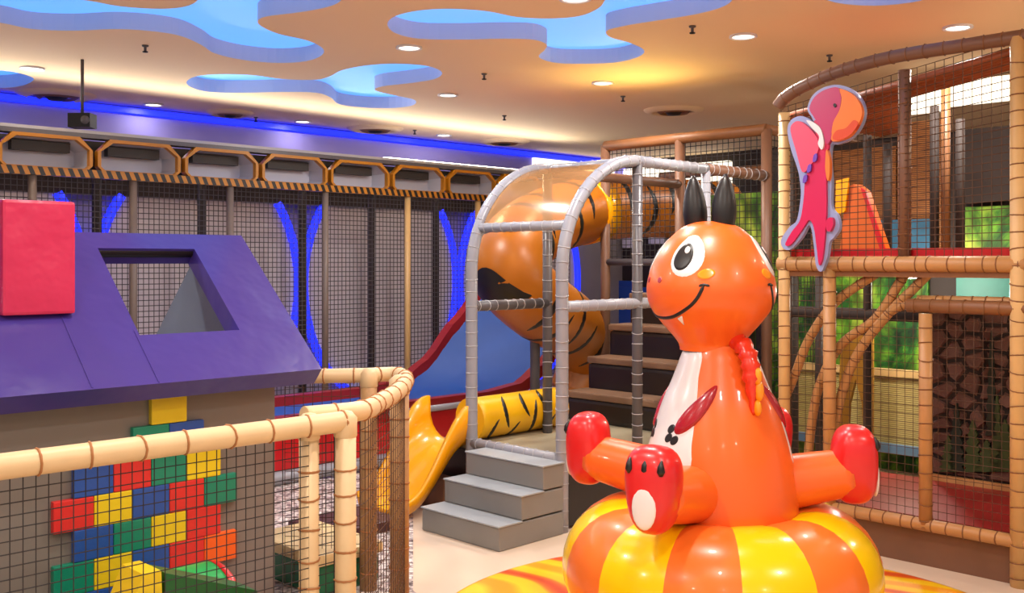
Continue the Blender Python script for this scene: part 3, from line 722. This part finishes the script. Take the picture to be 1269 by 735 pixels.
# tiger tube slide winding behind the tower
tg = thing('tiger_tube_slide', 'amber tube slide with black tiger stripes winding behind the silver tower', 'tube slide', at(650, 560, 7.6))
path = catmull([at(900, 262, 10.0), at(830, 258, 9.7), at(770, 257, 9.3), at(705, 266, 8.7), at(652, 292, 8.0), at(631, 332, 7.6), at(658, 370, 7.9), at(705, 404, 8.7), at(732, 440, 9.2), at(718, 490, 9.2)], 8)
rad = [.25]*len(path); rad[0] = .27
m = MB(); m.tube(path, .285, 28, vscale=2.2); tb = m.build('tube', mat('amber vinyl', (178, 102, 14), .38, vary=.08), tg)
for f_, an in ((.05, 30), (.10, -40), (.15, 45), (.20, -20), (.26, 50), (.31, -35), (.37, 40), (.42, -45), (.47, 55), (.515, 25), (.535, -60), (.57, 70), (.60, 45), (.65, -20), (.70, 40), (.75, -30), (.80, 30), (.86, -20), (.92, 20), (.20, 170), (.45, 170), (.70, 180)):
    tiger_stripe(path, .285, f_, an, 62, .038, 'tiger_stripe', M_dinblack, tb, .05)
m = MB(); q = at(752, 257, 8.6); d = (path[17]-path[16]).normalized(); m.tube([path[20]-d*.0, path[22]], .295, 28); m.build('joint_band', M_yslide, tg)
for p in (path[8], path[30], path[60]):
    m = MB(); m.tube([(p.x, p.y, 0), (p.x, p.y, p.z)], .04, 8); m.build('support_post', M_dsilver, tg)
# small framed plates far behind the tower
for px, py, wd, hg, mm in ((712, 303, .20, .22, M_frost), (712, 340, .2, .2, M_frost), (746, 298, .06, .22, M_frost), (760, 297, .06, .13, M_frost), (779, 296, .12, .14, M_white), (812, 298, .12, .05, M_white), (830, 239, .12, .05, M_white), (775, 352, .14, .05, BR['b']), (782, 380, .3, .3, BR['b']), (722, 338, .5, .05, M_frost)):
    Dc, zc = onT(px, py, 11.1); m = MB(); m.rbox(11.12, 11.2, Dc-wd*1.1, Dc+wd*1.1, zc-hg*.9, zc+hg*.9, .01)
    m.build('wall_plate', mm, None, label='small blue board on the dark wall behind the tower' if mm is BR['b'] else 'small pale board on the dark wall behind the tower', cat='board', group='boards on the dark wall')

# ------------------------------------------------------------------ bamboo play frame on the right
bf = thing('bamboo_frame', 'two storey bamboo play frame with nets and a cane canopy', 'play frame', W(5.3, 2.4, 0))
TF = 5.3
tie = MB()
def bpole(P, Q, mm=M_bamboo, r=.036, name='post', lace_=True):
    m = MB(); m.tube([P, Q], r, 12); m.build(name, mm, bf)
    if lace_: lacing(tie, P, Q, r+.001, .085, .005)
def Dpx(px, t=TF): return onT(px, 300, t)[0]
topz = lambda D: 2.71-(D-1.77)*.16
bpole(W(TF, Dpx(1263), 0), W(TF, Dpx(1263), 2.71), M_bamboo2, .042)
bpole(W(TF, Dpx(972), 0), W(TF, Dpx(972), 2.47), M_bamboo2, .034)
bpole(W(TF, Dpx(1028), .2), W(TF, Dpx(1028), 1.57), M_bamboo, .036)
bpole(W(TF, Dpx(1147), .2), W(TF, Dpx(1147), 1.33), M_bamboo, .034)
bpole(W(TF+.03, Dpx(1118), 1.63), W(TF+.03, Dpx(1118), 2.63), M_brownfoam, .034)
bpole(W(TF-.0, 1.3, 1.59), W(TF, Dpx(966), 1.59), M_bamboo, .042, 'deck_rail')
bpole(W(TF, 1.3, .22), W(TF, Dpx(966), .22), M_bamboo, .034, 'floor_rail')
bpole(W(TF, 1.3, 1.37), W(TF, Dpx(1125), 1.37), M_bamd, .036, 'beam')
bpole(W(TF+.08, 1.3, 1.40), W(TF+.08, Dpx(1130), 1.40), M_bamboo, .024, 'beam')
tp = [(964, 132), (972, 122), (990, 110), (1030, 92), (1075, 78), (1120, 68), (1190, 57), (1262, 46), (1330, 36)]
pts = catmull([W(TF, *onT(x, y, TF)) for x, y in tp], 6)
m = MB(); m.tube(pts, .036, 12); m.build('top_rail', M_brownfoam, bf); lace_path(tie, pts, .037, .07, .005)
for cpts in ([(970, 500), (985, 465), (1003, 420), (1035, 375), (1085, 340)], [(1000, 580), (1012, 490), (1040, 430), (1085, 395), (1115, 350), (1125, 335)], [(1025, 590), (1040, 500), (1062, 440), (1100, 390), (1130, 360), (1155, 335)], [(1085, 405), (1105, 385), (1130, 376), (1170, 373)]):
    pts = catmull([W(TF+.07, *onT(x, y, TF+.07)) for x, y in cpts], 6)
    m = MB(); m.tube(pts, .026, 10); m.build('curved_brace', M_bamboo, bf); lace_path(tie, pts, .027, .09, .005)
m = MB(); m.box(TF, 7.0, .9, Dpx(966), 1.52, 1.58); m.build('deck', M_bamd, bf)
m = MB(); m.box(TF+.05, TF+.1, .9, Dpx(975), 1.60, 1.675); m.build('deck_pad', M_red, bf)
m = MB(); m.box(TF+.04, 6.3, .9, Dpx(985), .19, .25); m.build('lower_floor', M_dred, bf)
m = MB(); m.box(TF+.02, TF+.04, .9, Dpx(966), .0, .2); m.build('skirt', M_brownfoam, bf)
Pn = lambda a, b_: W(TF, a, 1.63+(topz(a)-1.63)*b_)
segs = []
for i in range(46): a = .95+(Dpx(968)-.95)*i/45; segs.append((Pn(a, 0), Pn(a, 1)))
for j in range(28): segs.append((Pn(.95, j/27), Pn(Dpx(968), j/27)))
m = MB(); m.bars(segs, .0022); m.build('netting', M_netb, bf, kind='stuff')
m = MB(); m.bars(grid_segs(lambda a, b_: W(TF+.02, a, b_), Dpx(1140), Dpx(970), .25, 1.56, .045)+grid_segs(lambda a, b_: W(TF+.02, a, b_), .95, Dpx(1150), .25, 1.34, .045), .0016); m.build('netting', M_netb, bf, kind='stuff')
for i in range(22):                                          # cane canopy
    t = TF+.06+.055*i; d0 = .9 if t < 5.68 else Dpx(1122, t)
    if d0 > 2.95: continue
    m = MB(); m.tube([W(t, d0, topz(d0)-.05), W(t, 3.05, topz(3.05)-.05)], .024, 8); m.build('canopy_cane', M_slat, bf)
tie.build('lacing', M_bamd, bf, kind='stuff')
# rear of the frame
for px, z0, z1, mm in ((1172, 1.6, 2.75, M_bamd), (1158, 1.6, 2.6, M_dark), (1075, .2, 2.6, M_dark), (1015, .2, 1.55, M_dark), (978, .2, 2.5, M_dark), (1190, 1.6, 2.5, M_dark), (1100, 1.6, 2.4, M_dark)):
    bpole(W(6.5, Dpx(px, 6.5), z0), W(6.5, Dpx(px, 6.5), z1), mm, .028, 'rear_post', False)
bpole(W(6.5, .9, 1.25), W(6.5, Dpx(975, 6.5), 1.25), M_dark, .04, 'rear_beam', False)
# rear wall, jungle print, blinds
m = MB(); m.box(7.6, 7.68, .4, 4.6, 0, 2.55)
wr = m.build('wall_right', M_dark, label='panelled wall at the back of the bamboo frame', cat='wall', kind='structure')
def panel(name, mm, px0, py0, px1, py1, t, thick=.03, par=wr):
    Da, za = onT(px0, py0, t); Db, zb = onT(px1, py0, t); zc = onT((px0+px1)/2, py0, t)[1]; zd = onT((px0+px1)/2, py1, t)[1]
    m = MB(); m.box(t, t+thick, min(Da, Db), max(Da, Db), min(zc, zd), max(zc, zd)); return m.build(name, mm, par)
panel('jungle_panel', M_jungle, 955, 320, 1150, 600, 7.55)
panel('jungle_panel', M_jungle, 860, 240, 965, 330, 7.55)
panel('foliage_panel', M_jungle, 1190, 255, 1290, 318, 7.5)
panel('teal_panel', M_teal, 1185, 326, 1275, 374, 7.5)
panel('blind', M_reed, 1005, 185, 1110, 320, 7.5)
panel('blind', M_reed, 1112, 150, 1168, 320, 7.5)
panel('dark_panel', M_dark, 1190, 158, 1255, 250, 7.45)
panel('blue_panel', mat('blue print', (38, 84, 110), .5, vary=.6, vscale=6), 1082, 272, 1160, 314, 7.45)
panel('lit_window', M_glow, 1128, 112, 1166, 140, 7.4); panel('lit_window', M_glow, 1176, 97, 1256, 128, 7.4)
panel('straw_panel', M_straw, 978, 462, 1140, 545, 7.2, .05); panel('straw_cap', M_bamboo2, 978, 455, 1140, 463, 7.18, .09)
panel('blue_strip', mat('pale blue pad', (96, 130, 160), .5), 978, 545, 1140, 556, 7.15, .05)
# ochre arch between posts
oc = thing('ochre_arch', 'ochre arched cutout board between the bamboo posts', 'board', W(6.9, Dpx(1060, 6.9), .25))
o_ = [(1040, 545), (1040, 470), (1042, 420), (1060, 405), (1080, 410), (1080, 545), (1070, 545), (1068, 500), (1060, 470), (1052, 500), (1050, 545)]
P3 = [W(6.9, *onT(x, y, 6.9)) for x, y in o_]; m = MB(); m.prism(P3, W(.04, 0)); m.build('board', mat('ochre paint', (170, 120, 30), .5), oc)
# stone print panel: separate stones on a dark backing
sp = thing('stone_panel', 'dark stone wall panel with painted plants inside the bamboo frame', 'panel', W(6.3, 2.1, .25))
TS = 6.3; Da = Dpx(1156, TS); Db = .95; za, zb = .30, 1.34
m = MB(); m.box(TS, TS+.05, Db, Da, .25, zb); m.build('backing', M_mortar, sp)
m = MB(); m.box(TS-.02, TS+.05, Db, Da, .25, .29); m.build('sill', M_bamboo, sp)
seeds = []
for i in range(40):
    for _ in range(40):
        q = (random.uniform(Db+.02, Da-.02), random.uniform(za, zb))
        if all((q[0]-s_[0])**2+(1.5*(q[1]-s_[1]))**2 > .0125 for s_ in seeds): seeds.append(q); break
while True:
    ok = False
    for _ in range(300):
        q = (random.uniform(Db+.02, Da-.02), random.uniform(za, zb))
        if all((q[0]-s_[0])**2+(1.5*(q[1]-s_[1]))**2 > .0125 for s_ in seeds): seeds.append(q); ok = True; break
    if not ok: break
for i, s_ in enumerate(seeds):
    poly = [Vector((Db, za)), Vector((Da, za)), Vector((Da, zb)), Vector((Db, zb))]
    for j, o2 in enumerate(seeds):
        if i == j or not poly: continue
        a = Vector(s_); b_ = Vector(o2)
        if (a-b_).length > .5: continue
        n_ = (b_-a).normalized(); mid = (a+b_)/2-n_*.011; new = []
        for q in range(len(poly)):
            A_, B_ = poly[q], poly[(q+1) % len(poly)]; da, db = (A_-mid).dot(n_), (B_-mid).dot(n_)
            if da <= 0: new.append(A_)
            if (da < 0) != (db < 0) and abs(da-db) > 1e-9: new.append(A_+(B_-A_)*(da/(da-db)))
        poly = new
    if len(poly) < 3: continue
    c = sum(poly, Vector((0, 0)))/len(poly); n = len(poly); h = random.uniform(.012, .03)
    m = MB(); vs = [W(TS, p.x, p.y) for p in poly]+[W(TS-h, *(c+(p-c)*.8)) for p in poly]
    m.add(vs, [(k_, (k_+1) % n, n+(k_+1) % n, n+k_) for k_ in range(n)]+[tuple(range(n, 2*n))]); m.build('stone', M_stone, sp)
for px, top, bot, wd, mm in ((1185, 500, 585, 22, M_plantd), (1205, 520, 585, 26, M_plant), (1235, 490, 585, 18, M_plant), (1245, 520, 585, 30, M_plant), (1228, 410, 540, 14, M_plantd), (1175, 540, 585, 24, M_plant), (1222, 545, 585, 30, M_plant)):
    segs = 7; L_ = []; R_ = []
    for i in range(segs*2+1):
        u = i/(segs*2); y = bot+(top-bot)*u; hw = wd*.5*(1-u)**.7*(1.0 if i % 2 == 0 else .55)+.6
        L_.append((px-hw, y)); R_.append((px+hw, y))
    P3 = [W(TS-.045, *onT(x, y, TS-.045)) for x, y in L_+R_[::-1]]; m = MB(); m.prism(P3, W(.02, 0)); m.build('plant_cutout', mm, sp)
# lamps inside the bamboo frame: jungle one inferred, other two added as fill
def round_lamp(pos, energy, color, label):
    pos = Vector(pos); o = thing('round_lamp', label, 'lamp', pos)
    m = MB(); m.lathe(pos, [(.001, 0), (.075, 0), (.078, -.02), (.066, -.03)], 20); m.build('rim', M_white, o)
    m = MB(); m.lathe(pos, [(.001, -.034), (.05, -.032), (.066, -.028)], 20); m.build('diffuser', M_lamp, o)
    ld = bpy.data.lights.new('round_light', 'POINT'); ld.energy = energy; ld.color = color; ld.shadow_soft_size = .05
    lo = bpy.data.objects.new('round_light', ld); COL.objects.link(lo); lo.parent = o; lo.location = (0, 0, -.1)
round_lamp(W(6.9, 3.0, 1.52), 32, (1, .95, .8), 'round white lamp under the deck before the jungle print')
round_lamp(W(5.75, 1.45, 1.52), 9, (1, .85, .65), 'added round lamp under the deck before the stone panel')
round_lamp(W(6.2, 1.6, 2.60), 15, (1, .78, .5), 'added round lamp under the cane canopy')
# orange cone on the deck
oc = thing('climbing_cone', 'orange soft climbing ramp with red edge on the upper deck', 'soft ramp', W(6.1, Dpx(1065, 6.1), 1.58))
o_ = [onT(x, y, 6.0) for x, y in ((1040, 318), (1046, 262), (1050, 232), (1058, 228), (1068, 236), (1096, 318))]
m = MB(); m.prism([W(6.0, a, b_) for a, b_ in o_], W(.12, 0)); m.build('ramp', mat('burnt orange vinyl', (206, 96, 26), .4), oc)
o_ = [onT(x, y, 5.98) for x, y in ((1066, 232), (1072, 236), (1099, 318), (1093, 318))]
m = MB(); m.prism([W(5.98, a, b_) for a, b_ in o_], W(.02, 0)); m.build('red_edge', M_red, oc)
o_ = [onT(x, y, 5.98) for x, y in ((1035, 268), (1036, 224), (1052, 220), (1047, 262))]
m = MB(); m.prism([W(5.98, a, b_) for a, b_ in o_], W(.02, 0)); m.build('yellow_corner', M_yslide, oc)

# ------------------------------------------------------------------ flat pink bird sign
bd = thing('bird_sign', 'pink bird shaped board with an orange beak hung on the bamboo frame', 'sign', W(5.2, Dpx(1015, 5.2), 1.55))
def ply(name, z_pts, t, th_, mm, smooth=4):
    P = [onT(960+x/3.067, 100+y/3.067, t) for x, y in z_pts]
    P = [(v.x, v.y) for v in catmull([Vector((a, b_, 0)) for a, b_ in P], smooth, True)]
    r = delaunay_2d_cdt([Vector(p) for p in P], [(i, (i+1) % len(P)) for i in range(len(P))], [], 1, 1e-6)
    V = r[0]; n = len(V); m = MB()
    vs = [W(t, p.x, p.y) for p in V]+[W(t+th_, p.x, p.y) for p in V]
    fs = [tuple(f) for f in r[2]]+[tuple(x+n for x in f[::-1]) for f in r[2]]
    cnt = {}
    for f in r[2]:
        for k_ in range(len(f)):
            e = (f[k_], f[(k_+1) % len(f)]); cnt[tuple(sorted(e))] = cnt.get(tuple(sorted(e)), 0)+1
    fs += [(a, b_, b_+n, a+n) for (a, b_), c_ in cnt.items() if c_ == 1]
    m.add(vs, fs); return m.build(name, mm, bd)
outline = [(124, 105), (145, 55), (190, 24), (245, 16), (297, 36), (332, 78), (342, 125), (325, 178), (288, 222), (240, 242), (216, 245), (210, 300), (216, 380), (216, 478), (238, 512), (246, 560), (225, 596), (208, 615), (200, 670), (178, 724), (158, 706), (150, 640), (140, 566), (128, 552), (102, 596), (62, 640), (34, 638), (24, 606), (56, 556), (84, 530), (98, 450), (98, 400), (88, 340), (62, 262), (48, 190), (62, 150), (96, 134), (128, 144), (150, 160), (140, 138)]
ply('backing_board', outline, 5.215, .03, M_bedge)
ply('body', [(150, 150), (190, 190), (206, 240), (196, 300), (196, 400), (196, 500), (190, 600), (180, 680), (168, 700), (160, 640), (148, 556), (130, 530), (108, 560), (62, 622), (40, 622), (64, 575), (96, 530), (110, 450), (116, 380), (140, 300), (160, 240)], 5.197, .02, M_bpink)
ply('wing', [(60, 190), (72, 160), (100, 156), (140, 190), (166, 230), (160, 280), (130, 330), (104, 345), (82, 270)], 5.187, .03, M_bpink2)
ply('head', [(132, 105), (152, 62), (192, 34), (240, 26), (252, 60), (246, 110), (222, 160), (214, 220), (196, 240), (180, 190), (150, 140)], 5.187, .03, M_bmag)
ply('beak', [(244, 30), (290, 48), (322, 84), (332, 124), (316, 170), (284, 212), (238, 230), (214, 222), (222, 160), (246, 112), (254, 64)], 5.187, .03, M_borange)
ply('ruff', [(120, 150), (150, 160), (176, 186), (186, 235), (178, 262), (164, 240), (168, 210), (140, 178)], 5.182, .03, M_dinwhite)
ply('beak_lower', [(300, 150), (316, 166), (284, 208), (240, 226), (220, 218), (234, 190), (270, 180)], 5.181, .03, mat('bird red orange', (214, 74, 40), .35))
ply('belly', [(196, 262), (208, 300), (208, 360), (200, 380), (192, 330)], 5.185, .03, M_borange)
ply('foot', [(196, 530), (216, 520), (222, 545), (210, 572), (196, 566)], 5.187, .03, M_bpink)
for q in ((150, 295), (128, 335), (112, 375)):
    ply('stripe', [(q[0]-6, q[1]+14), (q[0]-2, q[1]-12), (q[0]+10, q[1]-18), (q[0]+8, q[1]+8)], 5.180, .012, M_bviolet, 2)
ply('eye', [(222, 92), (228, 86), (234, 94), (228, 102)], 5.180, .012, M_dinblack, 3)
m = MB(); m.tube([W(5.24, Dpx(1015, 5.24), 1.9), W(5.3, Dpx(1015), 1.9)], .012, 8); m.build('fixing', M_dsilver, bd)

# ------------------------------------------------------------------ round mat and inflatable toy
MC = Vector((.96, 4.32, 0))
m = MB(); m.lathe(MC, [(.001, .012), (1.33, .012), (1.35, .009), (1.35, .001)], 96)
rm = m.build('round_mat', M_round, label='round yellow mat with orange stripes under the inflatable toy', cat='mat')
DC = Vector((.898, 4.4, 0))
HX = Vector((-.035, 0, 0))                                   # the head leans a little to one side
dn = thing('inflatable_dinosaur', 'orange inflatable dinosaur toy sitting in a yellow and orange ring', 'inflatable toy', DC)
Rr, rr = .41, .27; NS = 14; ZR = .012+rr
for k in range(NS):
    a0 = 2*math.pi*k/NS+math.radians(270-4); a1 = a0+2*math.pi/NS; m = MB(); vs = []; fs = []; nu, nv = 6, 28
    for i in range(nu+1):
        u = i/nu; a = a0+(a1-a0)*u; puff = 1-.018*(2*u-1)**4
        for j in range(nv):
            q = 2*math.pi*j/nv; R = Rr+rr*puff*math.cos(q)
            vs.append(DC+Vector((R*math.cos(a), R*math.sin(a), ZR+rr*puff*math.sin(q))))
    for i in range(nu):
        for j in range(nv): fs.append((i*nv+j, i*nv+(j+1) % nv, (i+1)*nv+(j+1) % nv, (i+1)*nv+j))
    m.add(vs, fs, True); m.build('ring_panel', M_dinyel if k % 2 == 0 else M_dinor2, dn)
def interp(prof):
    P = catmull([Vector((r, z, 0)) for r, z in prof], 6); return [(max(.001, v.x), v.y) for v in P]
HEADP = interp([(.001, 1.778), (.06, 1.774), (.115, 1.755), (.155, 1.725), (.194, 1.685), (.24, 1.615), (.268, 1.54), (.277, 1.475), (.262, 1.41), (.218, 1.345), (.17, 1.29), (.14, 1.25), (.132, 1.22)])
BODYP = interp([(.135, 1.245), (.158, 1.20), (.18, 1.14), (.205, 1.075), (.238, 1.0), (.272, .90), (.305, .78), (.328, .65), (.335, .55), (.325, .47), (.28, .41), (.1, .40)])
HC = DC+Vector((0, 0, 0))
def srf(prof, DC=DC):
    def fn(az, z, off):
        for (r0, z0_), (r1, z1_) in zip(prof[:-1], prof[1:]):
            if (z0_ >= z >= z1_) or (z1_ >= z >= z0_):
                u = (z-z0_)/(z1_-z0_) if abs(z1_-z0_) > 1e-9 else 0; r = r0+(r1-r0)*u; sl_ = (r1-r0)/((z1_-z0_) or 1e-6)
                k_ = 1/math.hypot(1, sl_); a = math.radians(az)
                return DC+Vector(((r+off*k_)*math.cos(a), (r+off*k_)*math.sin(a), z-off*sl_*k_))
        return DC+Vector((0, 0, z))
    return fn
HS, BS = srf(HEADP, DC+HX), srf(BODYP)
m = MB(); m.lathe(DC+HX, HEADP, 72); hd = m.build('head', M_din, dn)
m = MB(); m.lathe(DC, BODYP, 72); body = m.build('body', M_din, dn)
def decal(name, S, poly, mm, par, off=.003, puff=0.0, lev=7):
    n = len(poly); c = (sum(p[0] for p in poly)/n, sum(p[1] for p in poly)/n); vs = [S(c[0], c[1], off+puff)]; fs = []
    for l in range(1, lev+1):
        k_ = l/lev; h = off+puff*math.sqrt(max(0, 1-k_*k_)) if l < lev else -.002
        kk = k_ if l < lev else 1.0
        vs += [S(c[0]+(p[0]-c[0])*kk, c[1]+(p[1]-c[1])*kk, h) for p in poly]
    for i in range(n): fs.append((0, 1+i, 1+(i+1) % n))
    for l in range(lev-1):
        for i in range(n): fs.append((1+l*n+i, 1+(l+1)*n+i, 1+(l+1)*n+(i+1) % n, 1+l*n+(i+1) % n))
    m = MB(); m.add(vs, fs, True); return m.build(name, mm, par)
def ell(az, z, ra, rz, tilt=0, n=28):
    out = []
    for i in range(n):
        q = 2*math.pi*i/n; a, b_ = ra*math.cos(q), rz*math.sin(q)
        # tilt in metres on a .25 m radius surface
        s_ = math.radians(tilt); x = a*.0044; y = b_
        out.append((az+(x*math.cos(s_)-y*math.sin(s_))/.0044, z+x*math.sin(s_)+y*math.cos(s_)))
    return out
def stroke(name, S, pts, w_, mm, par, off=.004):
    P = catmull([Vector((a*.0044, z, 0)) for a, z in pts], 6); vs = []; fs = []
    for i, p in enumerate(P):
        d = (P[min(i+1, len(P)-1)]-P[max(i-1, 0)]).normalized(); nrm = Vector((-d.y, d.x, 0)); ww = w_*(1 if 1 < i < len(P)-2 else .6)
        for k_ in (-1, -.5, .5, 1): q = p+nrm*ww*k_; vs.append(S(q.x/.0044, q.y, off if abs(k_) < 1 else -.001))
    for i in range(len(P)-1):
        for j in range(3): fs.append((4*i+j, 4*i+4+j, 4*i+5+j, 4*i+1+j))
    m = MB(); m.add(vs, fs, True); return m.build(name, mm, par)
for fa in (197, 17):
    for sg in (1, -1):
        A_ = lambda o: fa+sg*o
        decal('eye_white', HS, ell(A_(38), 1.627, 19, .094, sg*-16), M_dinwhite, hd, .0025)
        decal('pupil', HS, ell(A_(34), 1.622, 11, .062, sg*-10), M_dinblack, hd, .0055)
        decal('eye_glint', HS, ell(A_(37), 1.648, 3.2, .016), M_dinwhite, hd, .0085)
        decal('cheek', HS, ell(A_(58), 1.552, 8.5, .022, sg*12), M_cheek, hd, .003)
        decal('nostril', HS, ell(A_(11), 1.525, 3.0, .013), M_dindred, hd, .003)
        stroke('smile_end', HS, [(A_(52), 1.502), (A_(56), 1.508), (A_(61), 1.503)], .006, M_dinblack, hd)
    stroke('smile', HS, [(fa-56, 1.505), (fa-50, 1.45), (fa-40, 1.408), (fa-22, 1.372), (fa, 1.362), (fa+22, 1.372), (fa+40, 1.408), (fa+50, 1.45), (fa+56, 1.505)], .0075, M_dinblack, hd)
    decal('tooth', HS, [(fa+26, 1.366), (fa+33, 1.378), (fa+31, 1.335)], M_dinwhite, hd, .003)
    # belly
    pol = [(fa+o, z) for o, z in ((-34, 1.225), (0, 1.23), (34, 1.225), (36, 1.12), (40, 1.0), (40, .85), (38, .74), (0, .70), (-38, .74), (-40, .85), (-40, 1.0), (-36, 1.12))]
    P = [(v.x, v.y) for v in catmull([Vector((a, z, 0)) for a, z in pol], 4, True)]
    P = [(a, min(z, 1.235)) for a, z in P]
    decal('belly', BS, P, M_dinwhite, body, .0025, lev=16)
    for sg in (1, -1):
        ar = []
        for i in range(30):
            q = 2*math.pi*i/30; L_ = .135*math.cos(q); w2 = .036*math.sin(q)*(1-.25*math.cos(q))
            ar.append((fa+sg*(40+(L_*.62+w2*.78)/.0042), .985+L_*.78-w2*.62))
        decal('arm', BS, ar, M_dindred, body, .004, .012)
        for o, z in ((14, .905), (13, .868), (20, .862)):
            decal('claw', BS, [(fa+sg*(a), zz) for a, zz in ell(o+2, z-.005, 4, .024, -40)], M_dinblack, body, .0045)
# side crests between the two faces
for az in (293, 113):
    a = math.radians(az); u = Vector((math.cos(a), math.sin(a), 0)); tq = Vector((-u.y, u.x, 0))
    m = MB(); path = catmull([DC+u*.12+Vector((0, 0, 1.27)), DC+u*.19+Vector((0, 0, 1.24)), DC+u*.225+Vector((0, 0, 1.17)), DC+u*.235+Vector((0, 0, 1.08)), DC+u*.245+Vector((0, 0, .97))], 5)
    n = len(path); m.tube(path, [max(.006, (.024+.02*abs(math.sin(i*1.1)))*(1 if i < n*.6 else 1-(i-n*.6)/(n*.42))) for i in range(n)], 14); m.build('crest', M_flame, dn)
    for (o, z, s_) in ((3, 1.13, .03), (5, 1.07, .034), (3, 1.0, .026)):
        m = MB(); c = DC+u*.258+tq*(o*.004)+Vector((0, 0, z)); m.squad(c, [u*.02, tq*s_*.6, Vector((0, 0, s_*1.3))], 1.0, 14, 8); m.build('crest_flame', M_cheek, dn)
# horns
for dx, dy in ((-.055, .05), (.045, -.04)):
    m = MB(); b0 = DC+HX+Vector((dx, dy, 1.745)); pts = [b0+Vector((dx*.25*i/10, 0, .235*i/10)) for i in range(11)]
    m.tube(pts, [.044, .049, .052, .053, .052, .049, .045, .039, .031, .021, .006], 18); m.build('horn', M_dinblack, dn)
# legs and feet
for dx, dy, L_ in ((-.55, -.835, .64), (-.86, .51, .62), (.99, -.10, .56), (.55, .835, .64)):
    u = Vector((dx, dy, 0)).normalized(); tq = Vector((-u.y, u.x, 0)); up = Vector((0, 0, 1))
    m = MB(); p0 = DC+u*.12+up*.62; p1 = DC+u*(L_-.01)+up*.70
    pts = [p0+(p1-p0)*(i/12) for i in range(13)]; m.tube(pts, [.13-.03*(i/12) for i in range(13)], 24); lg = m.build('leg', M_din, dn)
    fc = DC+u*(L_+.01)+up*.735; m = MB()
    vs0 = len(m.v); m.squad(fc, [u*.095, tq*.120, up*.168], .72, 28, 18)
    # wider toe end at the top, narrower heel
    m.v = [tuple(fc+(Vector(v)-fc)-tq*((Vector(v)-fc).dot(tq))*(.16-.16*((Vector(v)-fc).z/.168))*.9) for v in m.v]
    ft = m.build('foot', M_dinred, dn)
    m = MB(); m.squad(fc+u*.088-up*.055, [u*.014, tq*.05, up*.082], 1.0, 22, 10); m.build('sole_pad', M_dinwhite, ft)
    for o in (-.065, 0, .065):
        c = fc+u*.078+tq*o+up*.098
        m = MB(); m.tube([c-up*.028, c-up*.012, c+up*.008, c+up*.03-u*.008], [.008, .016, .012, .003], 12); m.build('toe_claw', M_dinblack, ft)
